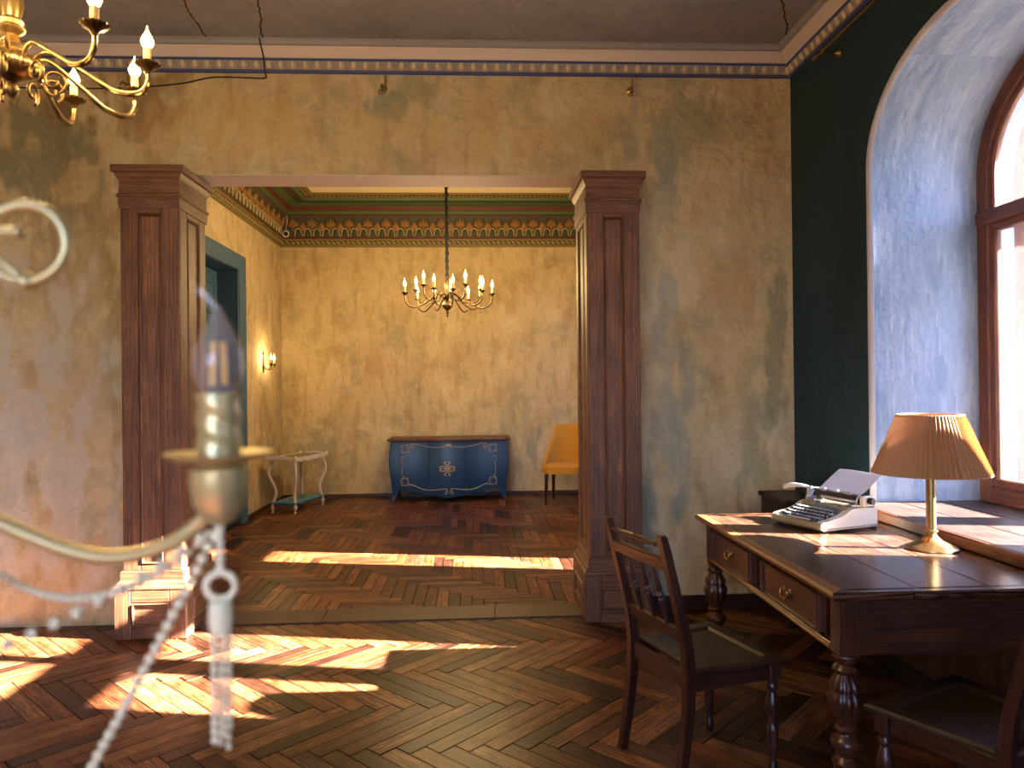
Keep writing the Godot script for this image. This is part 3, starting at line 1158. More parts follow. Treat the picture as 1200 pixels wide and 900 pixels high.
func build_far_cornice() -> void:
	var o := setting("trim_3", "painted green and red cornice with gold palmette frieze", "cornice")
	var bands := [
		["lower_band", M.far_olive, [0.0, 3.438, 0.03, 3.442, 0.036, 3.462, 0.03, 3.478]],
		["rope_ground", M.far_brown, [0.03, 3.478, 0.028, 3.51]],
		["olive_band", M.far_olive, [0.028, 3.51, 0.05, 3.514, 0.054, 3.542, 0.048, 3.546]],
		["red_line", M.far_red, [0.048, 3.546, 0.054, 3.548, 0.055, 3.562, 0.05, 3.566]],
		["frieze_ground", M.far_frieze, [0.05, 3.566, 0.055, 3.64, 0.068, 3.73, 0.09, 3.80, 0.115, 3.845]],
		["red_line", M.far_red, [0.115, 3.845, 0.124, 3.846, 0.126, 3.856, 0.12, 3.858]],
		["green_band", M.far_green, [0.12, 3.858, 0.14, 3.864, 0.15, 3.885, 0.15, 3.906]],
		["red_band", M.far_red, [0.15, 3.906, 0.162, 3.91, 0.178, 3.952, 0.178, 3.958]],
		["green_soffit", M.far_green, [0.178, 3.958, 0.2, 3.968, 0.29, 3.972, 0.29, 3.985]],
		["brown_soffit", M.far_brown, [0.29, 3.985, 0.40, 3.985, 0.40, 3.975]],
		["green_band", M.far_green, [0.40, 3.975, 0.425, 3.978, 0.44, 4.0, 0.445, 4.012]],
		["red_pattern_ground", M.far_red, [0.445, 4.012, 0.47, 4.014, 0.495, 4.026]],
		["olive_band", M.far_olive, [0.495, 4.026, 0.52, 4.028, 0.54, 4.044, 0.545, 4.052]],
	]
	for b in bands:
		var m := MB.new()
		run(m, prof(b[2]), "back", XL, XR, 1.0, 1.0, ZF)
		run(m, prof(b[2]), "left", ZF, ZT, 1.0, 0.0, XL)
		run(m, prof(b[2]), "right", ZF, ZT, 1.0, 0.0, XR)
		part(o, b[0], m, b[1])
	# rope strands
	for wall in 2:
		var m := MB.new()
		var n := 68
		for k in n:
			var s := 0.035 + 0.0686 * k
			var c := Vector3(XL + s, 3.494, ZF + 0.034) if wall == 0 else Vector3(XL + 0.034, 3.494, ZF + s)
			var d := (Vector3(1, 0, 0) if wall == 0 else Vector3(0, 0, 1))
			m.tube([c - d * 0.03 + Vector3.UP * 0.013, c - d * 0.012 + Vector3.UP * 0.007, c + d * 0.012 - Vector3.UP * 0.007, c + d * 0.03 - Vector3.UP * 0.013], [0.004, 0.012, 0.012, 0.004], 6)
		part(o, "rope_moulding", m, M.far_rope).set_meta("kind", "stuff")
		m = MB.new()
		for k in 74:
			var s := 0.54 + 0.056 * k
			var c := Vector3(XL + s, 4.016, ZF + 0.472) if wall == 0 else Vector3(XL + 0.472, 4.016, ZF + s)
			m.ball(c, Vector3(0.018, 0.006, 0.012) if wall == 0 else Vector3(0.012, 0.006, 0.018), 6, 4)
		part(o, "pale_beads", m, M.far_rope).set_meta("kind", "stuff")
	# palmettes, pointed leaves and arches
	var pal := MB.new()
	for i in 7:
		var th := deg_to_rad(-75 + 25 * i)
		var ln := 0.056 - 0.0055 * absf(i - 3)
		pal.xf = Transform3D(Basis(Vector3.BACK, -th), Vector3(0, -0.03, 0))
		pal.ball(Vector3(0, ln, 0.008), Vector3(0.0145, ln, 0.013), 8, 6)
	pal.xf = Transform3D.IDENTITY
	pal.ball(Vector3(0, -0.03, 0.012), Vector3(0.018, 0.018, 0.016), 8, 6)
	pal.box(Vector3(0, -0.06, 0.004), Vector3(0.02, 0.06, 0.012), 0.004)
	var palm := pal.mesh()
	var hal := MB.new()
	var hp := []
	for i in 15:
		var th := deg_to_rad(-40 + 260.0 * i / 14)
		hp.append(Vector3(cos(th) * 0.074, 0.012 + sin(th) * 0.086, 0.0))
	hal.tube(hp, 0.010, 5)
	var halm := hal.mesh()
	var lf := MB.new()
	lf.ball(Vector3(0, -0.01, 0.006), Vector3(0.03, 0.06, 0.012), 8, 8)
	lf.ball(Vector3(-0.028, -0.025, 0.004), Vector3(0.02, 0.045, 0.01), 8, 6)
	lf.ball(Vector3(0.028, -0.025, 0.004), Vector3(0.02, 0.045, 0.01), 8, 6)
	var leafm := lf.mesh()
	var ar := MB.new()
	var ap := [Vector3(-0.052, -0.05, 0)]
	for i in 11:
		var th := PI - PI * i / 10.0
		ap.append(Vector3(cos(th) * 0.04, 0.01 + sin(th) * 0.045, 0))
	ap.append(Vector3(0.052, -0.05, 0))
	ar.tube(ap, 0.011, 6)
	var arm := ar.mesh()
	var dk := MB.new()
	dk.ball(Vector3(0, -0.005, -0.004), Vector3(0.03, 0.045, 0.008), 8, 6)
	var dkm := dk.mesh()
	for wall in 2:
		for k in 19:
			var s := 0.19 + 0.252 * k
			var face := Basis.IDENTITY if wall == 0 else Basis(Vector3.UP, PI / 2)
			var put := func(along: float, y: float, p: float, tilt: float) -> Transform3D:
				var at := Vector3(XL + along, y, ZF + p) if wall == 0 else Vector3(XL + p, y, ZF + along)
				return Transform3D(face * Basis(Vector3.RIGHT, tilt), at)
			var e := part(o, "palmette", palm, M.far_gold)
			e.transform = put.call(s, 3.735, 0.075, 0.22)
			part(e, "palmette_outline", halm, M.far_green_dark)
			e = part(o, "pointed_leaf", leafm, M.far_gold)
			e.transform = put.call(s + 0.126, 3.712, 0.07, 0.2)
			for q in 2:
				e = part(o, "small_arch", arm, M.far_gold_pale)
				e.transform = put.call(s + 0.063 + 0.126 * q, 3.628, 0.062, 0.06)
				part(e, "arch_filling", dkm, M.far_green_dark)

func build_door() -> void:
	var o := setting("door_1", "blue panelled wooden door in a moulded blue frame", "door")
	# casing on the wall
	var rect := [Vector3(XL, 0.0, -8.43), Vector3(XL, 2.84, -8.43), Vector3(XL, 2.84, -7.27), Vector3(XL, 0.0, -7.27)]
	var m := MB.new()
	var pr := prof([0.0, -0.01, 0.0, 0.02, 0.05, 0.024, 0.06, 0.03, 0.10, 0.034, 0.13, 0.046, 0.155, 0.046, 0.16, -0.01])
	m.sweep(rect, Vector3(1, 0, 0), flip_out(pr, rect), false, 30.0)
	part(o, "casing", m, M.door_blue)
	for z in [-8.435, -7.265]:
		boxpart(o, "jamb", M.door_blue_deep, Vector3(XL - 0.15, 1.42, z), Vector3(0.32, 2.84, 0.03), 0.004)
	boxpart(o, "head_jamb", M.door_blue_deep, Vector3(XL - 0.15, 2.845, -7.85), Vector3(0.32, 0.03, 1.2), 0.004)
	boxpart(o, "leaf", M.door_blue, Vector3(XL - 0.24, 1.41, -7.85), Vector3(0.04, 2.81, 1.14), 0.004)
	for zz in [-8.12, -7.58]:
		for yy in [[0.45, 0.5], [1.25, 0.7], [1.98, 0.5], [2.5, 0.34]]:
			var rc := []
			for e in [[-1, -1], [-1, 1], [1, 1], [1, -1]]:
				rc.append(Vector3(XL - 0.221, yy[0] + e[1] * yy[1] / 2, zz + e[0] * 0.19))
			m = MB.new()
			m.sweep(rc, Vector3(1, 0, 0), prof([-0.012, 0.0, -0.006, 0.014, 0.006, 0.014, 0.012, 0.0]), true, 30.0)
			part(o, "panel_moulding", m, M.door_blue)
			boxpart(o, "panel", M.door_blue, Vector3(XL - 0.219, yy[0], zz), Vector3(0.012, yy[1] - 0.09, 0.29), 0.006)

func flip_out(pr: Array, path: Array) -> Array:
	var e: Vector3 = (path[1] - path[0]).normalized()
	var s := Vector3(1, 0, 0).cross(e)
	var outward := signf(path[0].z - path[2].z)
	if s.z * outward < 0.0:
		var o := []
		for p in pr:
			o.append(Vector2(-p.x, p.y))
		return o
	return pr

# four-sided moulded block: profile of (growth beyond the block, height)
func block(m: MB, c: Vector3, w: float, d: float, pr: Array) -> void:
	var rows := []
	for p in pr:
		var a: float = w / 2 + p.x
		var b: float = d / 2 + p.x
		rows.append(PackedVector3Array([c + Vector3(-a, p.y, -b), c + Vector3(a, p.y, -b), c + Vector3(a, p.y, b), c + Vector3(-a, p.y, b)]))
	m.loft(rows, true, 30.0, Vector3.ZERO, true)

# framed recess on one face of a pillar; the face looks along «out»
func framed(o: Node3D, c: Vector3, wide: float, y0: float, y1: float, out: Vector3, stile: float, rail: float, thick: float, frame_m: Material, panel_m: Material) -> void:
	var side := Vector3.UP.cross(out)
	var along := Vector3(absf(side.x), 0, absf(side.z))
	var deep := Vector3(absf(out.x), 0, absf(out.z))
	for s in [-1.0, 1.0]:
		boxpart(o, "stile", frame_m, c + side * s * (wide / 2 - stile / 2) + Vector3(0, (y0 + y1) / 2, 0) + out * thick / 2, along * stile + deep * thick + Vector3(0, y1 - y0, 0), 0.004)
	for y in [y0 + rail / 2, y1 - rail / 2]:
		boxpart(o, "rail", frame_m, c + Vector3(0, y, 0) + out * thick / 2, along * (wide - 2 * stile - 0.002) + deep * thick + Vector3(0, rail, 0), 0.004)
	var pw := wide - 2 * stile
	var rc := []
	for e in [[-1, -1], [-1, 1], [1, 1], [1, -1]]:
		rc.append(c + side * e[0] * (pw / 2 - 0.008) + Vector3(0, (y0 + y1) / 2 + e[1] * ((y1 - y0) / 2 - rail - 0.008), 0) + out * 0.002)
	var m := MB.new()
	m.sweep(rc, out, prof([-0.008, 0.0, -0.008, thick * 0.9, -0.002, thick + 0.004, 0.003, thick * 0.6, 0.008, thick * 0.35, 0.01, 0.0]), true, 25.0)
	part(o, "panel_bead", m, frame_m)
	boxpart(o, "panel", panel_m, c + Vector3(0, (y0 + y1) / 2, 0) + out * 0.002, along * (pw - 0.004) + deep * 0.008 + Vector3(0, y1 - y0 - 2 * rail, 0), 0.001)

func column(label: String, x0: float, x1: float, zf: float, zb: float, inner: float) -> void:
	var w := x1 - x0
	var d := zf - zb
	var o := thing("panelled_pillar", label, "pillar", Vector3((x0 + x1) / 2, 0, (zf + zb) / 2))
	var t := 0.014
	boxpart(o, "plinth", M.column_wood, Vector3(0, 0.148, 0), Vector3(w + 0.05, 0.296, d + 0.05), 0.004)
	framed(o, Vector3(0, 0, d / 2 + 0.025), w + 0.05 + 2 * t, 0.0, 0.296, Vector3(0, 0, 1), 0.10, 0.075, t, M.column_wood, M.column_panel)
	framed(o, Vector3(inner * (w / 2 + 0.025), 0, 0), d + 0.05, 0.0, 0.296, Vector3(inner, 0, 0), 0.10, 0.075, t, M.column_wood, M.column_panel)
	var m := MB.new()
	m.uvo = Vector2(0.3, 0.2)
	m.swap = true
	block(m, Vector3.ZERO, w, d, prof([0.04, 0.297, 0.043, 0.302, 0.04, 0.316, 0.03, 0.322, 0.028, 0.334, 0.02, 0.342, 0.012, 0.35, 0.012, 0.40, 0.006, 0.405, 0.0, 0.405]))
	part(o, "plinth_moulding", m, M.column_wood)
	boxpart(o, "shaft", M.column_wood, Vector3(0, 1.50, 0), Vector3(w - 2 * t, 2.19, d - 2 * t), 0.002)
	framed(o, Vector3(0, 0, d / 2 - t), w, 0.405, 2.61, Vector3(0, 0, 1), 0.105, 0.035, t, M.column_wood, M.column_panel)
	framed(o, Vector3(inner * (w / 2 - t), 0, 0), d - 2 * t - 0.002, 0.405, 2.61, Vector3(inner, 0, 0), 0.11, 0.035, t, M.column_wood, M.column_panel)
	m = MB.new()
	m.uvo = Vector2(0.5, 0.1)
	m.swap = true
	block(m, Vector3.ZERO, w, d, prof([0.0, 2.606, 0.006, 2.61, 0.008, 2.672, 0.016, 2.678, 0.016, 2.692, 0.005, 2.70, 0.003, 2.78, 0.012, 2.79, 0.02, 2.806, 0.024, 2.82, 0.038, 2.824, 0.041, 2.858, 0.036, 2.866]))
	part(o, "capital", m, M.column_wood)

# ---------------------------------------------------------------- desk by the window
func leg_profile(h: float, r: float) -> Array:
	# share of height, share of radius
	var a := [0.0, 0.62, 0.02, 0.72, 0.045, 0.8, 0.075, 0.72, 0.09, 0.5, 0.105, 0.46, 0.13, 0.62, 0.16, 0.74, 0.30, 0.78, 0.335, 0.74, 0.35, 0.86, 0.365, 0.9, 0.38, 0.74, 0.40, 0.6, 0.425, 0.72, 0.45, 0.9, 0.475, 0.98, 0.50, 0.92, 0.52, 0.62, 0.535, 0.56, 0.55, 0.74, 0.565, 0.78, 0.58, 0.62, 0.60, 0.66, 0.64, 0.86, 0.685, 1.06, 0.72, 1.16, 0.75, 1.16, 0.775, 1.0, 0.785, 0.94, 0.80, 1.04, 0.83, 1.0, 0.865, 0.76, 0.885, 0.6, 0.895, 0.74, 0.915, 0.82, 0.93, 0.72, 0.945, 0.58, 0.96, 0.72, 0.985, 0.84, 1.0, 0.8]
	var o := []
	for i in range(0, a.size(), 2):
		o.append(Vector2(a[i + 1] * r, a[i] * h))
	return o

func turned_leg(parent: Node3D, at: Vector3, h: float, r: float, mt: Material) -> void:
	var m := MB.new()
	m.uvo = Vector2(rng.randf(), rng.randf())
	m.lathe(leg_profile(h, r), 60, at, 50.0, 12, 0.12, h * 0.6, h * 0.87)
	part(parent, "leg", m, mt)

func build_desk() -> void:
	# local x runs towards the window, z along the wall
	var x0 := 1.175
	var x1 := 2.006
	var z0 := -3.93
	var z1 := -2.40
	var o := thing("writing_desk", "old dark wooden writing desk with turned legs under the window", "desk", Vector3((x0 + x1) / 2, 0, (z0 + z1) / 2))
	var w := x1 - x0
	var l := z1 - z0
	var bw := (w - 0.05) / 3.0
	for k in 3:
		boxpart(o, "top_board", M.desk_top, Vector3(-w / 2 + 0.05 + bw * (k + 0.5), 0.79, 0), Vector3(bw - 0.003, 0.028, l - 0.05), 0.002)
	# moulded edge strips, front worn, with gold light painted into its colour
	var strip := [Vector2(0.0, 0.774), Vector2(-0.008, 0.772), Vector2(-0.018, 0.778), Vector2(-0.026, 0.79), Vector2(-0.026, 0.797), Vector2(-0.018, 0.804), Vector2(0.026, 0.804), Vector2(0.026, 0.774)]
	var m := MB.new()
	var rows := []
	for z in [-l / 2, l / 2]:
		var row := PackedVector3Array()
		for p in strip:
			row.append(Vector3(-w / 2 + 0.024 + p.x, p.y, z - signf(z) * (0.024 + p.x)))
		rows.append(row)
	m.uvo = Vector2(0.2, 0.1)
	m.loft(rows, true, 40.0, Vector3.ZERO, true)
	part(o, "front_edge", m, M.worn_lit_edge)
	for s in [-1.0, 1.0]:
		for k in 3:
			rows = []
			var xa := -w / 2 + w * k / 3.0 + (0.001 if k else 0.0)
			var xb := -w / 2 + w * (k + 1) / 3.0 - 0.002
			for x in [xa, xb]:
				var row := PackedVector3Array()
				for p in strip:
					var px: float = x
					if k == 0 and x == xa:
						px = x + 0.024 + p.x
					row.append(Vector3(px, p.y, s * (l / 2 - 0.024 - p.x)))
				rows.append(row)
			m = MB.new()
			m.uvo = Vector2(0.1 + 0.2 * k, 0.3)
			m.loft(rows, true, 40.0, Vector3.ZERO, true)
			part(o, "end_edge", m, M.desk_top)
	# apron
	var ya := 0.575
	var yb := 0.774
	var ins := 0.045
	var fx := -w / 2 + ins
	for sx in [-1.0, 1.0]:
		for sz in [-1.0, 1.0]:
			boxpart(o, "corner_post", M.desk_wood, Vector3(sx * (w / 2 - ins - 0.035), (ya + yb) / 2, sz * (l / 2 - ins - 0.035)), Vector3(0.07, yb - ya, 0.07), 0.004)
			turned_leg(o, Vector3(sx * (w / 2 - ins - 0.035), 0, sz * (l / 2 - ins - 0.035)), ya, 0.052, M.desk_wood)
	for s in [-1.0, 1.0]:
		boxpart(o, "end_apron", M.desk_wood, Vector3(0, (ya + yb) / 2, s * (l / 2 - ins - 0.022)), Vector3(w - 2 * ins - 0.14, yb - ya, 0.024), 0.003)
	boxpart(o, "back_apron", M.desk_wood, Vector3(w / 2 - ins - 0.02, (ya + yb) / 2, 0), Vector3(0.024, yb - ya, l - 2 * ins - 0.14), 0.003)
	# front: rails, open slots, two drawers
	boxpart(o, "drawer_rail", M.desk_wood, Vector3(fx + 0.02, ya + 0.013, 0), Vector3(0.036, 0.026, l - 2 * ins - 0.142), 0.003)
	m = MB.new()
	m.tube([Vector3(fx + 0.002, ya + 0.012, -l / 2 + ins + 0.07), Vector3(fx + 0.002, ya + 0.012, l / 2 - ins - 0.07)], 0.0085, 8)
	part(o, "rail_bead", m, M.worn_lit_edge)
	boxpart(o, "drawer_rail", M.desk_wood, Vector3(fx + 0.02, yb - 0.008, 0), Vector3(0.036, 0.016, l - 2 * ins - 0.142), 0.002)
	boxpart(o, "slot_back", M.dark_wood, Vector3(fx + 0.42, (ya + yb) / 2, 0), Vector3(0.012, yb - ya, l - 2 * ins - 0.142), 0.001)
	var span := l - 2 * ins - 0.14
	var dl := 0.535
	for k in 2:
		var zc := -span / 2 + dl / 2 + 0.015 + k * (dl + 0.125)
		var dr := boxpart(o, "drawer", M.desk_wood, Vector3(fx + 0.018, 0.674, zc), Vector3(0.022, 0.138, dl), 0.003)
		var rc := []
		for e in [[-1, -1], [-1, 1], [1, 1], [1, -1]]:
			rc.append(Vector3(fx + 0.007, 0.674 + e[1] * 0.064, zc + e[0] * (dl / 2 - 0.008)))
		m = MB.new()
		m.sweep(rc, Vector3(-1, 0, 0), prof([-0.007, 0.0, -0.006, 0.01, 0.0, 0.012, 0.007, 0.004, 0.008, 0.0]), true, 25.0)
		part(dr, "drawer_moulding", m, M.desk_wood)
		boxpart(dr, "drawer_box", M.dark_wood, Vector3(fx + 0.22, 0.672, zc), Vector3(0.38, 0.125, dl - 0.01), 0.002)
		boxpart(dr, "side_divider", M.desk_wood, Vector3(fx + 0.22, 0.674, zc + dl / 2 + 0.008), Vector3(0.40, 0.148, 0.012), 0.002)
		# brass pull: two roses and a bail
		m = MB.new()
		for s in [-1.0, 1.0]:
			m.xf = Transform3D(Basis(Vector3.BACK, PI / 2), Vector3(fx + 0.006, 0.682, zc + s * 0.026))
			m.lathe(prof([0.013, 0.0, 0.013, 0.003, 0.009, 0.006, 0.005, 0.010, 0.006, 0.018, 0.003, 0.022]), 12)
		m.xf = Transform3D.IDENTITY
		m.tube(spline([Vector3(fx - 0.010, 0.682, zc - 0.032), Vector3(fx - 0.014, 0.668, zc - 0.03), Vector3(fx - 0.016, 0.655, zc - 0.016), Vector3(fx - 0.016, 0.660, zc), Vector3(fx - 0.016, 0.655, zc + 0.016), Vector3(fx - 0.014, 0.668, zc + 0.03), Vector3(fx - 0.010, 0.682, zc + 0.032)], 4), 0.0042, 7)
		part(dr, "brass_pull", m, M.brass)

# ---------------------------------------------------------------- wooden chair: local +z is the way it faces, x its left
func build_chair(label: String, at: Vector3, facing: Vector2, full: bool) -> void:
	var o := thing("wooden_chair", label, "chair", at, atan2(facing.x, facing.y), "")
	var hs := 0.455
	var wf := 0.235
	var wbk := 0.205
	var zf := 0.21
	var zb := -0.19
	var m: MB
	# back posts with a bend
	for s in [-1.0, 1.0]:
		m = MB.new()
		m.uvo = Vector2(rng.randf(), 0.1)
		var pts := [[0.0, -0.055, 0.03], [0.14, -0.028, 0.032], [0.30, -0.006, 0.036], [0.455, 0.0, 0.04], [0.56, -0.012, 0.036], [0.72, -0.05, 0.032], [0.90, -0.095, 0.03], [0.945, -0.108, 0.028], [0.958, -0.112, 0.02]]
		var rows := []
		for p in pts:
			var c := Vector3(s * wbk, p[0], zb + p[1])
			var hx := 0.017
			var hz: float = p[2] * 0.5
			rows.append(PackedVector3Array([c + Vector3(-hx, 0, -hz), c + Vector3(hx, 0, -hz), c + Vector3(hx, 0, hz), c + Vector3(-hx, 0, hz)]))
		m.loft(rows, true, 40.0, Vector3.ZERO, true)
		part(o, "back_post", m, M.chair_wood)
	# turned front legs
	for s in [-1.0, 1.0]:
		m = MB.new()
		m.uvo = Vector2(rng.randf(), rng.randf())
		m.lathe(prof([0.013, 0.0, 0.018, 0.02, 0.020, 0.035, 0.014, 0.055, 0.011, 0.065, 0.016, 0.08, 0.019, 0.12, 0.021, 0.16, 0.019, 0.172, 0.024, 0.182, 0.018, 0.195, 0.013, 0.21, 0.02, 0.235, 0.027, 0.265, 0.028, 0.285, 0.02, 0.31, 0.014, 0.325, 0.022, 0.338, 0.022, 0.348, 0.017, 0.356, 0.02, 0.366, 0.022, 0.372]), 16, Vector3(s * (wf - 0.03), 0, zf - 0.03), 50.0)
		m.box(Vector3(s * (wf - 0.03), 0.406, zf - 0.03), Vector3(0.046, 0.07, 0.046), 0.003)
		part(o, "front_leg", m, M.chair_wood)
	# seat rails
	boxpart(o, "seat_rail", M.chair_wood, Vector3(0, 0.405, zf - 0.028), Vector3(2 * wf - 0.105, 0.062, 0.022), 0.003)
	boxpart(o, "seat_rail", M.chair_wood, Vector3(0, 0.405, zb + 0.004), Vector3(2 * wbk - 0.036, 0.062, 0.022), 0.003)
	for s in [-1.0, 1.0]:
		var a := Vector3(s * (wf - 0.028), 0.405, zf - 0.055)
		var b := Vector3(s * (wbk - 0.002), 0.405, zb + 0.02)
		boxpart(o, "seat_rail", M.chair_wood, (a + b) / 2, Vector3(0.022, 0.062, (a - b).length()), 0.003, Basis(Vector3.UP, atan2(a.x - b.x, a.z - b.z)))
	# seat: raised frame round a sunk panel
	var path := [Vector3(-wbk - 0.005, hs - 0.018, zb + 0.03), Vector3(-wf - 0.012, hs - 0.018, zf + 0.012), Vector3(wf + 0.012, hs - 0.018, zf + 0.012), Vector3(wbk + 0.005, hs - 0.018, zb + 0.03)]
	m = MB.new()
	var inside := -1.0 if Vector3.UP.cross(path[1] - path[0]).x < 0 else 1.0
	m.sweep(path, Vector3.UP, [Vector2(0, 0), Vector2(-0.004 * inside, 0.012), Vector2(0.004 * inside, 0.02), Vector2(0.05 * inside, 0.021), Vector2(0.058 * inside, 0.017), Vector2(0.062 * inside, 0.012), Vector2(0.068 * inside, 0.008), Vector2(0.07 * inside, 0.0)], true, 35.0)
	part(o, "seat_frame", m, M.seat_wood)
	m = MB.new()
	m.uvo = Vector2(0.4, 0.4)
	var q := [Vector3(-wbk + 0.05, hs - 0.008, zb + 0.08), Vector3(-wf + 0.045, hs - 0.008, zf - 0.045), Vector3(wf - 0.045, hs - 0.008, zf - 0.045), Vector3(wbk - 0.05, hs - 0.008, zb + 0.08)]
	m.poly(q, Vector3.UP, 2)
	var lowq := []
	for p in q:
		lowq.append(p - Vector3(0, 0.012, 0))
	m.poly(lowq, Vector3.DOWN, 2)
	part(o, "seat_panel", m, M.seat_wood)
	# back: turned top bar, flat rail, three spindles, low rail
	var lean := func(y: float) -> float:
		return zb - 0.012 - (y - 0.56) * 0.255
	m = MB.new()
	var cross := Basis(Vector3.BACK, PI / 2)
	m.xf = Transform3D(cross, Vector3(0, 0.915, lean.call(0.915)))
	var hw := wbk - 0.014
	m.lathe(prof([0.006, -hw, 0.007, -hw + 0.03, 0.011, -hw + 0.04, 0.007, -hw + 0.05, 0.01, -0.10, 0.015, -0.05, 0.012, -0.012, 0.016, -0.006, 0.016, 0.006, 0.012, 0.012, 0.015, 0.05, 0.01, 0.10, 0.007, hw - 0.05, 0.011, hw - 0.04, 0.007, hw - 0.03, 0.006, hw]), 12, Vector3.ZERO, 50.0)
	part(o, "top_bar", m, M.chair_wood)
	boxpart(o, "back_rail", M.chair_wood, Vector3(0, 0.845, lean.call(0.845)), Vector3(2 * wbk - 0.03, 0.05, 0.022), 0.004, Basis(Vector3.RIGHT, -0.25))
	boxpart(o, "back_rail", M.chair_wood, Vector3(0, 0.575, lean.call(0.575)), Vector3(2 * wbk - 0.03, 0.05, 0.022), 0.004, Basis(Vector3.RIGHT, -0.25))
	for k in 3:
		m = MB.new()
		m.xf = Transform3D(Basis(Vector3.RIGHT, -0.25), Vector3((k - 1) * 0.095, 0.71, lean.call(0.71)))
		m.lathe(prof([0.0075, -0.115, 0.0085, -0.08, 0.011, -0.05, 0.0135, -0.02, 0.0085, -0.012, 0.0145, -0.004, 0.0145, 0.004, 0.0085, 0.012, 0.0135, 0.02, 0.011, 0.05, 0.0075, 0.09, 0.0065, 0.118]), 10, Vector3.ZERO, 50.0)
		part(o, "spindle", m, M.chair_wood)

# ---------------------------------------------------------------- desk lamp
func build_lamp() -> void:
	var o := thing("desk_lamp", "brass table lamp with pleated tan fabric shade on the desk", "lamp", Vector3(1.898, 0.804, -3.01))
	var m := MB.new()
	m.lathe(prof([0.100, 0.0, 0.104, 0.003, 0.103, 0.008, 0.094, 0.013, 0.082, 0.018, 0.066, 0.024, 0.044, 0.034, 0.028, 0.048, 0.020, 0.058, 0.017, 0.066, 0.022, 0.070, 0.026, 0.074, 0.026, 0.078, 0.018, 0.082]), 48, Vector3.ZERO, 35.0, 24, 0.07, 0.016, 0.05)
	part(o, "base", m, M.brass)
	m = MB.new()
	m.lathe(prof([0.0185, 0.08, 0.0185, 0.33, 0.014, 0.335, 0.012, 0.36, 0.008, 0.365]), 24)
	part(o, "column", m, M.brass)
	# pleated shade, open at both ends
	m = MB.new()
	var n := 66
	var outer := []
	for lev in 2:
		for k in 6:
			var f := k / 5.0
			var row := PackedVector3Array()
			for j in n * 4:
				var th := TAU * j / (n * 4)
				var ph := fmod(j, 4.0) / 4.0
				var wave := (ph * 1.33 - 0.5) * (0.013 - 0.005 * f)
				var rad := lerpf(0.220, 0.123, f) + wave - lev * 0.0015
				row.append(Vector3(cos(th) * rad, lerpf(0.314, 0.560, f), sin(th) * rad))
			outer.append(row)
	m.loft(outer.slice(0, 6), true, 20.0)
	part(o, "shade", m, M.lamp_shade)
	for e in [[0.2205, 0.316], [0.1235, 0.558]]:
		m = MB.new()
		var ring := []
		for j in 49:
			var th := TAU * j / 48
			ring.append(Vector3(cos(th) * e[0], e[1], sin(th) * e[0]))
		m.tube(ring, 0.0035, 6)
		part(o, "shade_rim", m, M.lamp_shade)
	m = MB.new()
	for k in 3:
		var th := TAU * k / 3.0
		m.tube([Vector3(0, 0.54, 0), Vector3(cos(th) * 0.122, 0.556, sin(th) * 0.122)], 0.0018, 5)
	m.tube([Vector3(0, 0.36, 0), Vector3(0, 0.545, 0)], 0.004, 6)
	part(o, "shade_spider", m, M.brass_dark)
	m = MB.new()
	m.lathe(prof([0.012, 0.40, 0.014, 0.43, 0.026, 0.46, 0.03, 0.485, 0.024, 0.51, 0.008, 0.525]), 14)
	part(o, "bulb", m, M.white_plastic)

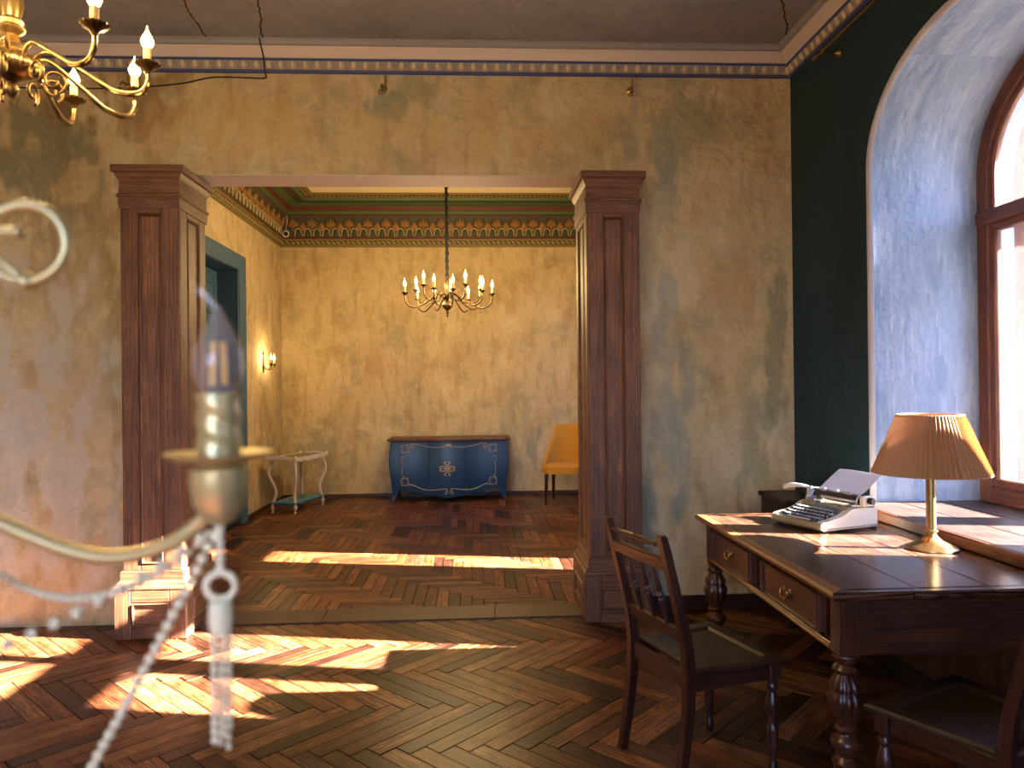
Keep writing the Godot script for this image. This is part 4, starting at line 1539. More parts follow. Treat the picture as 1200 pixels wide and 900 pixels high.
# ---------------------------------------------------------------- typewriter: local +z towards the typist, +x the typist's right
func build_typewriter() -> void:
	var right := Vector2(0.33, 0.944)
	var o := thing("typewriter", "cream portable typewriter with dark keys on the desk", "typewriter", Vector3(1.70, 0.804, -3.555), atan2(-right.y, right.x))
	var w := 0.33
	var m := MB.new()
	# side view outline, z to the right of the drawing
	var sidep := arr_v2([-0.17, 0.012, 0.165, 0.012, 0.178, 0.022, 0.178, 0.042, 0.165, 0.05, 0.05, 0.072, -0.005, 0.098, -0.03, 0.104, -0.15, 0.104, -0.17, 0.095])
	for s in [-1.0, 1.0]:
		m = MB.new()
		m.extrude(sidep, Transform3D(Basis(Vector3(0, 0, 1), Vector3(0, 1, 0), Vector3(1, 0, 0)), Vector3(s * w / 2 - (0.036 if s > 0 else 0.0), 0, 0)), 0.036)
		part(o, "side_cover", m, M.typewriter_cream)
	boxpart(o, "base", M.typewriter_khaki, Vector3(0, 0.018, 0.0), Vector3(w + 0.004, 0.014, 0.345), 0.005)
	boxpart(o, "front_panel", M.typewriter_khaki, Vector3(0, 0.032, 0.166), Vector3(w - 0.002, 0.03, 0.03), 0.008)
	boxpart(o, "key_bed", M.key_dark, Vector3(0, 0.044, 0.095), Vector3(w - 0.072, 0.008, 0.13), 0.002, Basis(Vector3.RIGHT, 0.28))
	boxpart(o, "top_cover", M.typewriter_grey, Vector3(0, 0.083, 0.012), Vector3(w - 0.07, 0.012, 0.05), 0.004, Basis(Vector3.RIGHT, 0.4))
	boxpart(o, "rear_cover", M.typewriter_cream, Vector3(0, 0.06, -0.155), Vector3(w - 0.07, 0.08, 0.03), 0.006)
	for e in [[-0.07, 0.11], [0.07, 0.11]]:
		boxpart(o, "ribbon_cover", M.typewriter_khaki, Vector3(e[0] * 1.55, 0.092, -0.03), Vector3(0.075, 0.022, 0.07), 0.006)
	# keys
	var key := MB.new()
	key.lathe(prof([0.009, -0.003, 0.0102, 0.0, 0.0092, 0.004, 0.0068, 0.005]), 10, Vector3.ZERO, 50.0)
	var keym := key.mesh()
	var topm := MB.new()
	topm.lathe(prof([0.0078, 0.0051, 0.0068, 0.0062, 0.001, 0.0062]), 10)
	var topmesh := topm.mesh()
	var lever := MB.new()
	lever.box(Vector3(0, -0.011, -0.004), Vector3(0.002, 0.018, 0.012), 0.0)
	var leverm := lever.mesh()
	for r in 4:
		for c in 11:
			var k := part(o, "key", keym, M.key_dark)
			k.position = Vector3(-0.118 + 0.0225 * c + 0.005 * r - 0.006, 0.056 + 0.0105 * r, 0.139 - 0.0235 * r)
			part(k, "key_cap", topmesh, M.key_top if (r * 11 + c) % 11 else M.key_dark)
			part(k, "key_lever", leverm, M.chrome)
	boxpart(o, "space_bar", M.key_top, Vector3(0, 0.052, 0.158), Vector3(0.15, 0.007, 0.011), 0.003)
	# type basket
	boxpart(o, "basket", M.black_metal, Vector3(0, 0.086, -0.04), Vector3(0.17, 0.016, 0.075), 0.004)
	m = MB.new()
	for k in 22:
		var th := deg_to_rad(-62 + 124.0 * k / 21)
		m.tube([Vector3(sin(th) * 0.02, 0.088, 0.006 - cos(th) * 0.004), Vector3(sin(th) * 0.075, 0.098, -0.012 - cos(th) * 0.05)], 0.0016, 5)
	part(o, "type_bars", m, M.chrome)
	m = MB.new()
	for k in 13:
		var th := deg_to_rad(-70 + 140.0 * k / 12)
		m.box(Vector3(sin(th) * 0.08, 0.100, -0.014 - cos(th) * 0.052), Vector3(0.008, 0.006, 0.008), 0.001)
	part(o, "type_segment", m, M.brass_dark)
	# carriage and roller
	var cz := -0.095
	boxpart(o, "carriage", M.typewriter_grey, Vector3(0, 0.118, cz - 0.028), Vector3(0.36, 0.028, 0.03), 0.004)
	m = MB.new()
	m.xf = Transform3D(Basis(Vector3.BACK, PI / 2), Vector3(0, 0.138, cz))
	m.lathe(prof([0.018, -0.15, 0.019, -0.148, 0.019, 0.148, 0.018, 0.15]), 20)
	part(o, "roller", m, M.rubber)
	for s in [-1.0, 1.0]:
		boxpart(o, "carriage_end", M.typewriter_cream, Vector3(s * 0.168, 0.134, cz - 0.004), Vector3(0.03, 0.05, 0.066), 0.006)
		m = MB.new()
		m.xf = Transform3D(Basis(Vector3.BACK, PI / 2), Vector3(s * 0.198, 0.138, cz))
		m.lathe(prof([0.012, -0.014, 0.017, -0.012, 0.018, 0.0, 0.017, 0.012, 0.012, 0.014]), 16, Vector3.ZERO, 42.0, 16, 0.08, -0.013, 0.013)
		part(o, "roller_knob", m, M.key_dark)
	m = MB.new()
	m.xf = Transform3D(Basis(Vector3.BACK, PI / 2), Vector3(0, 0.160, cz + 0.012))
	m.lathe(prof([0.004, -0.145, 0.004, 0.145]), 8)
	for x in [-0.08, 0.0, 0.08]:
		m.xf = Transform3D(Basis(Vector3.BACK, PI / 2), Vector3(x, 0.160, cz + 0.012))
		m.lathe(prof([0.004, -0.014, 0.0075, -0.012, 0.0075, 0.012, 0.004, 0.014]), 10)
	part(o, "paper_bail", m, M.chrome)
	for s in [-1.0, 1.0]:
		m = MB.new()
		m.tube(spline([Vector3(s * 0.14, 0.112, cz + 0.03), Vector3(s * 0.145, 0.14, cz + 0.034), Vector3(s * 0.142, 0.162, cz + 0.014)], 4), 0.004, 6)
		m.box(Vector3(s * 0.12, 0.11, cz + 0.042), Vector3(0.03, 0.014, 0.02), 0.003)
		part(o, "carriage_lever", m, M.chrome)
	# line-space lever at the typist's left
	m = MB.new()
	m.tube(spline([Vector3(-0.172, 0.158, cz + 0.0), Vector3(-0.20, 0.166, cz + 0.03), Vector3(-0.235, 0.168, cz + 0.055), Vector3(-0.27, 0.162, cz + 0.075), Vector3(-0.285, 0.152, cz + 0.08)], 5), [0.005, 0.006, 0.007, 0.008, 0.0085, 0.009, 0.0095, 0.01, 0.0105, 0.011, 0.0115, 0.012, 0.012, 0.012, 0.012, 0.0125, 0.0125, 0.0125, 0.0125, 0.012, 0.01], 10, 1.0)
	part(o, "return_lever", m, M.chrome)
	m = MB.new()
	m.ball(Vector3(-0.178, 0.152, cz), Vector3(0.012, 0.014, 0.016), 8, 6)
	m.tube([Vector3(-0.16, 0.155, cz + 0.02), Vector3(-0.15, 0.115, cz + 0.06), Vector3(-0.13, 0.108, cz + 0.072)], 0.006, 6)
	m.tube([Vector3(-0.14, 0.155, cz + 0.02), Vector3(-0.12, 0.112, cz + 0.062), Vector3(-0.10, 0.104, cz + 0.074)], 0.004, 6)
	part(o, "escapement", m, M.chrome)
	boxpart(o, "margin_scale", M.chrome, Vector3(0.02, 0.128, cz + 0.026), Vector3(0.22, 0.012, 0.003), 0.001)
	for s in [[0.15, -0.16], [-0.15, -0.16], [0.15, 0.14], [-0.15, 0.14]]:
		boxpart(o, "rubber_foot", M.rubber, Vector3(s[0], 0.006, s[1]), Vector3(0.024, 0.012, 0.024), 0.003)
	# sheet of paper rolled round the back of the roller
	var ph := thing("paper_sheet", "white paper sheet standing in the typewriter roller", "paper", o.position, o.rotation.y)
	m = MB.new()
	var front := []
	var prf := [[0.157, 0.0125], [0.1625, 0.003], [0.1665, -0.012], [0.176, -0.03], [0.192, -0.052], [0.214, -0.084], [0.236, -0.118], [0.252, -0.145]]
	for p in prf:
		var row := PackedVector3Array()
		for j in 7:
			var x := -0.135 + 0.27 * j / 6.0
			row.append(Vector3(x + 0.005, p[0] + 0.004 * sin(j * 0.9) * (p[0] - 0.128) * 4.0, cz + p[1]))
		front.append(row)
	m.loft(front, false, 60.0, Vector3(0, 0.6, 1))
	var back := []
	for r in front:
		var row := PackedVector3Array()
		for p in r:
			row.append(p - Vector3(0, 0.0004, 0.0005))
		back.append(row)
	m.loft(back, false, 60.0, Vector3(0, -0.6, -1))
	part(ph, "sheet", m, M.paper)

# ---------------------------------------------------------------- blue commode
func commode_half(y: float) -> float:
	# half width of the bombe body at a height
	var pts := [[0.0, 0.750], [0.10, 0.744], [0.22, 0.752], [0.36, 0.768], [0.50, 0.783], [0.62, 0.783], [0.72, 0.772], [0.80, 0.765]]
	for i in pts.size() - 1:
		if y <= pts[i + 1][0]:
			var f: float = (y - pts[i][0]) / (pts[i + 1][0] - pts[i][0])
			f = f * f * (3 - 2 * f)
			return lerpf(pts[i][1], pts[i + 1][1], f)
	return 0.765

func commode_front(x: float, y: float) -> float:
	# serpentine front: swells in the middle, draws in before the corners
	var u := x / 0.70
	var b := 0.075 * cos(clampf(u, -1, 1) * PI * 0.5) - 0.028 * pow(sin(clampf(absf(u), 0, 1) * PI), 2.0)
	return 0.205 + b + 0.035 * sin(clampf((y - 0.08) / 0.72, 0, 1) * PI)

func commode_low(x: float) -> float:
	var u := absf(x) / 0.62
	var y := 0.175 - 0.105 * cos(clampf(u, 0, 1) * PI * 0.5)
	return y + 0.016 * (exp(-pow((absf(x) - 0.21) / 0.025, 2.0))) - 0.01 * exp(-pow(absf(x) / 0.07, 2.0))

func build_commode() -> void:
	var o := thing("commode", "blue painted bombe commode with gold scrolls and wooden top", "commode", Vector3(-0.345, 0, -9.985))
	var m: MB
	# body: three door fronts, side panels, back
	for k in 3:
		var xa: float = [-0.66, -0.262, 0.222][k]
		var xb: float = [-0.268, 0.216, 0.66][k]
		m = MB.new()
		var rows := []
		for j in 15:
			var x := lerpf(xa, xb, j / 14.0)
			var col := PackedVector3Array()
			var lo := commode_low(x)
			for i in 13:
				var y := lerpf(lo, 0.795, i / 12.0)
				col.append(Vector3(x, y, commode_front(x, y)))
			for i in 13:
				var y := lerpf(0.795, lo, i / 12.0)
				col.append(Vector3(x, y, commode_front(x, y) - 0.02))
			rows.append(col)
		m.loft(rows, true, 40.0, Vector3.ZERO, true)
		part(o, "door", m, M.commode_blue)
	for s in [-1.0, 1.0]:
		# corner stile running down into a cabriole leg, and the bowed side
		m = MB.new()
		var rows := []
		for i in 20:
			var y := lerpf(0.0, 0.795, i / 19.0)
			var h := commode_half(y)
			var thick := 0.13
			if y < 0.20:
				thick = lerpf(0.032, 0.13, pow(clampf((y - 0.02) / 0.18, 0, 1), 1.6))
			var hh := h + (0.012 * pow(1.0 - clampf(y / 0.1, 0, 1), 2.0))
			var xo: float = s * hh
			var xi: float = s * (hh - thick)
			var zf := commode_front(0.69, maxf(y, 0.09)) + (0.018 * pow(1.0 - clampf(y / 0.12, 0, 1), 2.0))
			var zb := zf - maxf(0.03, thick * 0.5)
			rows.append(PackedVector3Array([Vector3(xi, y, zf), Vector3(xo - s * 0.012, y, zf - 0.002), Vector3(xo, y, zf - 0.014), Vector3(xo, y, zb), Vector3(xi, y, zb)]))
		m.loft(rows, true, 50.0, Vector3.ZERO, true)
		m.ball(Vector3(s * 0.748, 0.014, 0.232), Vector3(0.026, 0.014, 0.026), 10, 6)
		part(o, "corner_leg", m, M.commode_blue)
		m = MB.new()
		rows = []
		for i in 13:
			var y := lerpf(0.15, 0.795, i / 12.0)
			var h := commode_half(y)
			rows.append(PackedVector3Array([Vector3(s * h, y, 0.17), Vector3(s * h, y, -0.26), Vector3(s * (h - 0.02), y, -0.26), Vector3(s * (h - 0.02), y, 0.17)]))
		m.loft(rows, true, 40.0, Vector3.ZERO, true)
		part(o, "side_panel", m, M.commode_blue)
		m = MB.new()
		m.tube([Vector3(s * 0.70, 0.0, -0.235), Vector3(s * 0.70, 0.08, -0.24), Vector3(s * 0.705, 0.2, -0.24)], [0.016, 0.018, 0.03], 8)
		part(o, "back_leg", m, M.commode_blue)
	boxpart(o, "back_panel", M.commode_blue, Vector3(0, 0.47, -0.265), Vector3(1.42, 0.62, 0.014), 0.002)
	boxpart(o, "bottom_board", M.commode_blue, Vector3(0, 0.19, -0.03), Vector3(1.38, 0.016, 0.42), 0.002)
	# top following the front
	m = MB.new()
	m.uvo = Vector2(0.3, 0.1)
	var out := []
	for i in 33:
		var x := lerpf(-0.80, 0.80, i / 32.0)
		out.append(Vector2(x, commode_front(x * 0.86, 0.5) + 0.012 - (0.02 if absf(x) > 0.79 else 0.0)))
	out.append(Vector2(0.805, -0.285))
	out.append(Vector2(-0.805, -0.285))
	var rows2 := []
	for p in [[-0.014, 0.796], [0.0, 0.803], [0.004, 0.815], [0.0, 0.826], [-0.008, 0.832]]:
		var row := PackedVector3Array()
		for q in out:
			var sc: float = 1.0 + p[0] / 0.4
			row.append(Vector3(q.x * sc, p[1], q.y * sc))
		rows2.append(row)
	m.loft(rows2, true, 40.0, Vector3.ZERO, true)
	part(o, "top", m, M.walnut_top)
	# gold painted scrolls lying on the doors
	var on := func(x: float, y: float) -> Vector3:
		return Vector3(x, y, commode_front(x, y) + 0.001)
	var draw := func(called: String, pts: Array, r: float) -> void:
		var path := []
		for p in spline(pts, 5):
			path.append(on.call(p.x, p.y))
		var g := MB.new()
		g.tube(path, r * 1.35, 6, 0.5)
		part(o, called, g, M.gold_paint)
	for s in [-1.0, 1.0]:
		var v := func(x: float, y: float) -> Vector3:
			return Vector3(s * x, y, 0)
		draw.call("gold_scroll", [v.call(0.015, 0.735), v.call(0.03, 0.75), v.call(0.012, 0.762), v.call(0.005, 0.742), v.call(0.05, 0.728), v.call(0.18, 0.716), v.call(0.32, 0.735), v.call(0.44, 0.762), v.call(0.50, 0.75), v.call(0.495, 0.715), v.call(0.465, 0.705), v.call(0.455, 0.728), v.call(0.475, 0.735)], 0.0055)
		draw.call("gold_scroll", [v.call(0.01, 0.14), v.call(0.035, 0.105), v.call(0.055, 0.12), v.call(0.04, 0.142), v.call(0.02, 0.165), v.call(0.06, 0.178), v.call(0.20, 0.16), v.call(0.33, 0.168), v.call(0.44, 0.215), v.call(0.50, 0.235), v.call(0.52, 0.22)], 0.0055)
		draw.call("gold_scroll", [v.call(0.582, 0.58), v.call(0.605, 0.60), v.call(0.62, 0.57), v.call(0.60, 0.50), v.call(0.61, 0.42), v.call(0.60, 0.35), v.call(0.59, 0.325), v.call(0.575, 0.34)], 0.0045)
		for yy in [0.70, 0.27]:
			var ring := []
			for i in 25:
				var th := TAU * i / 24.0
				var rr := 0.046 + 0.008 * cos(th * 6.0)
				ring.append(Vector3(s * 0.575 + cos(th) * rr, yy + sin(th) * rr * 1.05, 0))
			draw.call("gold_rosette", ring, 0.004)
			for i in 4:
				var th := TAU * i / 4.0 + 0.6
				draw.call("gold_rosette", [Vector3(s * 0.575 + cos(th) * 0.05, yy + sin(th) * 0.05, 0), Vector3(s * 0.575 + cos(th + 0.3) * 0.066, yy + sin(th + 0.3) * 0.066, 0), Vector3(s * 0.575 + cos(th + 0.5) * 0.055, yy + sin(th + 0.5) * 0.055, 0)], 0.0035)
	# middle emblem
	var cx := -0.02
	var cy := 0.44
	for s in [-1.0, 1.0]:
		draw.call("gold_emblem", [Vector3(cx + s * 0.012, cy + 0.085, 0), Vector3(cx + s * 0.035, cy + 0.085, 0), Vector3(cx + s * 0.03, cy + 0.06, 0), Vector3(cx + s * 0.012, cy + 0.05, 0), Vector3(cx + s * 0.012, cy - 0.05, 0), Vector3(cx + s * 0.03, cy - 0.06, 0), Vector3(cx + s * 0.035, cy - 0.085, 0), Vector3(cx + s * 0.012, cy - 0.085, 0)], 0.007)
		draw.call("gold_emblem", [Vector3(cx + s * 0.03, cy + 0.03, 0), Vector3(cx + s * 0.075, cy + 0.028, 0), Vector3(cx + s * 0.08, cy, 0), Vector3(cx + s * 0.075, cy - 0.028, 0), Vector3(cx + s * 0.03, cy - 0.03, 0), Vector3(cx + s * 0.028, cy, 0), Vector3(cx + s * 0.03, cy + 0.03, 0)], 0.0065)
		draw.call("gold_emblem", [Vector3(cx + s * 0.09, cy + 0.035, 0), Vector3(cx + s * 0.10, cy + 0.02, 0), Vector3(cx + s * 0.088, cy, 0), Vector3(cx + s * 0.10, cy - 0.02, 0), Vector3(cx + s * 0.09, cy - 0.035, 0)], 0.0065)
	draw.call("gold_emblem", [Vector3(cx - 0.055, cy, 0), Vector3(cx, cy, 0), Vector3(cx + 0.055, cy, 0)], 0.006)

# ---------------------------------------------------------------- white console table
func build_console() -> void:
	# along: the long side
	var along := Vector2(0.20, -0.69).normalized()
	var o := thing("console_table", "white carved console table with glass tray top and blue shelf", "table", Vector3(-2.215, 0, -9.42), atan2(along.x, along.y))
	var hx := 0.150
	var hz := 0.345
	var m: MB
	for sx in [-1.0, 1.0]:
		for sz in [-1.0, 1.0]:
			m = MB.new()
			m.lathe(prof([0.016, 0.0, 0.018, 0.008, 0.012, 0.02, 0.01, 0.03, 0.02, 0.044, 0.026, 0.062, 0.024, 0.078, 0.014, 0.092, 0.016, 0.1, 0.016, 0.118]), 12, Vector3(sx * hx, 0, sz * hz), 50.0)
			var pts := []
			for i in 13:
				var t := i / 12.0
				var b := 0.035 * sin(t * TAU) * -1.0
				pts.append(Vector3(sx * (hx + b * 0.8), 0.115 + 0.50 * t, sz * (hz + b)))
			m.tube(pts, 0.0185, 8)
			part(o, "leg", m, M.table_white)
	boxpart(o, "shelf", M.shelf_blue, Vector3(0, 0.122, 0), Vector3(2 * hx + 0.05, 0.018, 2 * hz + 0.05), 0.004)
	boxpart(o, "shelf_inlay", M.shelf_pattern, Vector3(0, 0.1325, 0), Vector3(2 * hx - 0.0, 0.004, 2 * hz - 0.02), 0.001)
	m = MB.new()
	for k in 5:
		m.ball(Vector3(0.05 * sin(k * 2.1), 0.135, -0.16 + 0.08 * k), Vector3(0.045, 0.002, 0.03), 8, 4)
	part(o, "shelf_figure", m, M.shelf_figure)
	# tray: wavy carved rim round a glass plate
	boxpart(o, "tray_plate", M.tray_glass, Vector3(0, 0.660, 0), Vector3(2 * hx + 0.06, 0.012, 2 * hz + 0.08), 0.002)
	for s in [-1.0, 1.0]:
		# long rims with a scalloped lower edge
		var top := PackedVector2Array()
		var n := 28
		for i in n + 1:
			var t := -1.0 + 2.0 * i / n
			top.append(Vector2(t * (hz + 0.07), 0.670 + 0.010 * pow(absf(t), 4.0)))
		for i in n + 1:
			var t := 1.0 - 2.0 * i / n
			top.append(Vector2(t * (hz + 0.07), 0.630 - 0.012 * absf(sin(t * PI * 2.0)) + 0.014 * pow(absf(t), 3.0)))
		m = MB.new()
		m.extrude(top, Transform3D(Basis(Vector3(0, 0, 1), Vector3(0, 1, 0), Vector3(1, 0, 0)), Vector3(s * (hx + 0.036) - 0.011, 0, 0)), 0.022)
		part(o, "long_rim", m, M.table_white)
		# arched ends
		var e := PackedVector2Array()
		for i in 21:
			var t := -1.0 + 2.0 * i / 20.0
			e.append(Vector2(t * (hx + 0.05), 0.668 + 0.018 * cos(t * PI * 0.5) + 0.008 * cos(t * PI * 1.5)))
		for i in 21:
			var t := 1.0 - 2.0 * i / 20.0
			e.append(Vector2(t * (hx + 0.05), 0.630 + 0.022 * cos(t * PI * 0.5)))
		m = MB.new()
		m.extrude(e, Transform3D(Basis.IDENTITY, Vector3(0, 0, s * (hz + 0.05) - 0.012)), 0.024)
		part(o, "end_rim", m, M.table_white if s < 0 else M.table_white)
		m = MB.new()
		for q in [-1.0, 1.0]:
			m.ball(Vector3(q * (hx + 0.04), 0.668, s * (hz + 0.05)), Vector3(0.022, 0.022, 0.024), 8, 6)
		part(o, "corner_scroll", m, M.table_white)

# ---------------------------------------------------------------- yellow chair
func build_yellow_chair() -> void:
	var o := thing("upholstered_chair", "mustard yellow velvet chair with curved back and dark legs", "chair", Vector3(1.17, 0, -9.52), atan2(-0.30, 0.95))
	var m := MB.new()
	# seat cushion
	var rows := []
	for p in [[-0.02, 0.385], [0.0, 0.39], [0.004, 0.42], [0.004, 0.47], [-0.004, 0.492], [-0.03, 0.504], [-0.12, 0.51]]:
		var row := PackedVector3Array()
		for i in 28:
			var th := TAU * i / 28.0
			var cx := cos(th)
			var cz := sin(th)
			var e := 4.5
			var k: float = pow(pow(absf(cx), e) + pow(absf(cz), e), -1.0 / e)
			row.append(Vector3(cx * k * (0.265 + p[0]), p[1], cz * k * (0.27 + p[0])))
		rows.append(row)
	m.loft(rows, true, 60.0, Vector3.ZERO, true)
	part(o, "seat", m, M.yellow_velvet)
	# wrap-round back whose wings sink towards the front of the seat
	m = MB.new()
	rows = []
	var n := 30
	for i in n + 1:
		var t := -1.0 + 2.0 * i / n
		var th := t * 1.95
		var ax := 0.285 * clampf(sin(clampf(th, -PI / 2, PI / 2)), -1, 1)
		var az := -0.235 * cos(clampf(th, -PI / 2, PI / 2))
		if absf(th) > PI / 2:
			az += (absf(th) - PI / 2) * 0.46
		var g := clampf((absf(t) - 0.42) / 0.58, 0, 1)
		var top := lerpf(1.0, 0.54, pow(g, 0.62)) if g > 0 else 1.0
		top -= 0.02 * pow(absf(t), 2.0)
		var inward := Vector3(-ax, 0, -az * 0.9).normalized()
		if absf(th) > PI / 2:
			inward = Vector3(-signf(t), 0, 0)
		var row := PackedVector3Array()
		var prs := [[0.0, 0.40], [0.0, 0.7], [0.0, 0.9], [0.012, 0.985], [0.03, 1.0], [0.05, 0.985], [0.06, 0.9], [0.066, 0.6], [0.06, 0.40]]
		for p in prs:
			var yy: float = 0.40 + (top - 0.40) * (p[1] - 0.40) / 0.6
			var lean := -0.09 * clampf((yy - 0.45) / 0.55, 0, 1) * cos(clampf(th, -PI / 2, PI / 2))
			row.append(Vector3(ax, yy, az + lean) + inward * p[0])
		rows.append(row)
	m.loft(rows, true, 60.0, Vector3.ZERO, true)
	part(o, "backrest", m, M.yellow_velvet)
	for sx in [-1.0, 1.0]:
		for sz in [-1.0, 1.0]:
			m = MB.new()
			m.tube([Vector3(sx * 0.225, 0.0, sz * 0.235 - (0.03 if sz < 0 else 0.0)), Vector3(sx * 0.215, 0.39, sz * 0.22)], [0.015, 0.026], 4)
			part(o, "leg", m, M.leg_dark)

# ---------------------------------------------------------------- candle bulbs
func bulb_shape(h: float, r: float) -> MB:
	var m := MB.new()
	m.lathe(prof([r * 0.45, 0.0, r * 0.8, h * 0.1, r, h * 0.26, r * 0.96, h * 0.36, r * 0.72, h * 0.52, r * 0.4, h * 0.68, r * 0.17, h * 0.82, r * 0.07, h]), 14, Vector3.ZERO, 70.0)
	return m

func glow(parent: Node3D, at: Vector3, energy: float) -> void:
	var l := OmniLight3D.new()
	l.name = "candle_light"
	parent.add_child(l, true)
	l.position = at
	l.light_color = Color(1.0, 0.855, 0.585)
	l.light_energy = energy
	l.light_size = 0.012
	l.omni_range = 20.0
	l.omni_attenuation = 2.0
	l.shadow_enabled = true

func candle(parent: Node3D, at: Vector3, tall: float, rad: float, bulb_h: float, bulb_r: float, energy: float, metal: Material, pan: float) -> void:
	var m := MB.new()
	m.lathe(prof([rad * 0.5, -0.03, rad * 0.9, -0.022, pan * 0.4, -0.012, pan * 0.9, -0.004, pan, 0.002, pan * 0.86, 0.0, rad * 1.2, -0.002]), 48, at, 50.0, 12, 0.14, -0.006, 0.003)
	m.lathe(prof([rad * 1.1, 0.0, rad * 1.25, 0.008, rad * 1.05, 0.014]), 12, at)
	var c := part(parent, "candle_cup", m, metal)
	m = MB.new()
	m.lathe(prof([rad, 0.01, rad, tall, rad * 0.8, tall + 0.003]), 12, at)
	part(c, "candle_sleeve", m, M.candle_sleeve)
	m = bulb_shape(bulb_h, bulb_r)
	var b := part(c, "flame_bulb", m, M.lamp_glow)
	b.position = at + Vector3(0, tall + 0.002, 0)
	glow(parent, at + Vector3(0, tall + bulb_h * 0.3, 0), energy)

func build_far_chandelier() -> void:
	var o := thing("chandelier", "bronze many-armed candle chandelier on a cloth covered cord over the commode", "chandelier", Vector3(-0.275, 2.23, -7.8))
	var m := MB.new()
	m.lathe(prof([0.002, 0.0, 0.012, 0.012, 0.006, 0.03, 0.016, 0.05, 0.008, 0.07, 0.03, 0.085, 0.055, 0.115, 0.055, 0.14, 0.03, 0.175, 0.016, 0.19, 0.04, 0.20, 0.045, 0.215, 0.02, 0.23, 0.015, 0.26, 0.03, 0.30, 0.03, 0.36, 0.015, 0.40, 0.02, 0.42, 0.012, 0.44]), 18, Vector3.ZERO, 50.0)
	part(o, "hub", m, M.bronze)
	m = MB.new()
	var cord := []
	for i in 60:
		cord.append(Vector3(rng.randf_range(-0.003, 0.003), 0.42 + i * 0.0235, rng.randf_range(-0.003, 0.003)))
	var rad := []
	for i in 60:
		rad.append(0.018 + 0.004 * sin(i * 1.9))
	m.tube(cord, rad, 8)
	part(o, "cord_sleeve", m, M.black_cloth)
	m = MB.new()
	m.lathe(prof([0.02, 1.72, 0.06, 1.76, 0.08, 1.80, 0.08, 1.818]), 18)
	part(o, "ceiling_rose", m, M.bronze)
	for k in 15:
		var tier := k % 3
		var th := TAU * k / 15.0 + 0.16
		var d := Vector3(cos(th), 0, sin(th))
		var r: float = [0.475, 0.44, 0.36][tier]
		var cy: float = [0.235, 0.25, 0.305][tier]
		m = MB.new()
		m.tube(spline([d * 0.03 + Vector3.UP * 0.19, d * 0.10 + Vector3.UP * 0.245, d * r * 0.45 + Vector3.UP * 0.17, d * r * 0.74 + Vector3.UP * (cy - 0.145), d * r * 0.95 + Vector3.UP * (cy - 0.11), d * r + Vector3.UP * (cy - 0.03)], 5), 0.0075, 7)
		part(o, "arm", m, M.bronze)
		candle(o, d * r + Vector3.UP * cy, 0.065, 0.0115, 0.085, 0.0165, 0.235, M.bronze, 0.034)

func build_near_chandelier() -> void:
	var o := thing("chandelier", "polished brass chandelier with twisted arms and lit flame bulbs under the grey ceiling", "chandelier", Vector3(-1.235, 2.27, -2.06))
	var m := MB.new()
	m.lathe(prof([0.003, 0.0, 0.007, 0.008, 0.004, 0.02, 0.012, 0.03, 0.018, 0.042, 0.014, 0.055, 0.008, 0.062, 0.02, 0.072, 0.03, 0.08]), 16, Vector3.ZERO, 50.0)
	part(o, "finial", m, M.brass_dark)
	m = MB.new()
	m.lathe(prof([0.02, 0.075, 0.05, 0.088, 0.068, 0.104, 0.066, 0.12, 0.045, 0.14, 0.03, 0.15]), 48, Vector3.ZERO, 50.0, 24, 0.1, 0.08, 0.13)
	part(o, "bowl", m, M.brass)
	m = MB.new()
	m.lathe(prof([0.03, 0.148, 0.036, 0.16, 0.022, 0.175, 0.016, 0.19, 0.03, 0.2, 0.034, 0.208, 0.026, 0.216, 0.03, 0.226, 0.022, 0.236, 0.03, 0.27, 0.026, 0.32, 0.014, 0.38, 0.010, 0.42, 0.018, 0.43, 0.018, 0.44, 0.008, 0.45]), 32, Vector3.ZERO, 50.0, 8, 0.12, 0.24, 0.40)
	part(o, "stem", m, M.brass)
	m = MB.new()
	for k in 24:
		var ring := []
		for i in 13:
			var th := TAU * i / 12
			var p := Vector3(cos(th) * 0.011, sin(th) * 0.024, 0)
			if k % 2:
				p = Vector3(0, p.y, p.x)
			ring.append(p + Vector3(0, 0.47 + k * 0.038, 0))
		m.tube(ring, 0.003, 5)
	part(o, "hanging_chain", m, M.brass_dark)
	m = MB.new()
	m.lathe(prof([0.015, 1.37, 0.04, 1.39, 0.07, 1.42, 0.075, 1.449]), 20)
	part(o, "ceiling_rose", m, M.brass)
	for k in 9:
		var th := deg_to_rad(28.0 - 40.0 * k)
		var d := Vector3(cos(th), 0, sin(th))
		var r := 0.335
		m = MB.new()
		var path := spline([d * 0.045 + Vector3.UP * 0.125, d * 0.075 + Vector3.UP * 0.15, d * 0.11 + Vector3.UP * 0.145, d * 0.18 + Vector3.UP * 0.105, d * 0.25 + Vector3.UP * 0.065, d * 0.31 + Vector3.UP * 0.065, d * 0.333 + Vector3.UP * 0.095, d * r + Vector3.UP * 0.125], 7)
		m.tube(path, 0.0062, 8)
		var a := part(o, "arm", m, M.brass)
		m = MB.new()
		var low := []
		for i in range(22, 44):
			low.append(path[i] - Vector3.UP * 0.006 + d * 0.003)
		m.tube(low, 0.0062, 10, 1.0, 0.9, 3, 0.45)
		part(a, "twisted_leaf", m, M.brass_dark)
		# scroll under the bowl
		m = MB.new()
		var sc := []
		for i in 22:
			var q := i / 21.0
			var ang := -1.2 + q * 7.6
			var rr := 0.034 * (1.0 - 0.72 * q)
			sc.append(d * (0.10 + cos(ang) * rr) + Vector3.UP * (0.075 + sin(ang) * rr))
		m.tube(sc, 0.0045, 7)
		part(a, "scroll", m, M.brass_dark)
		candle(o, d * r + Vector3.UP * 0.145, 0.044, 0.0105, 0.062, 0.0175, 0.22, M.brass_dark, 0.036)

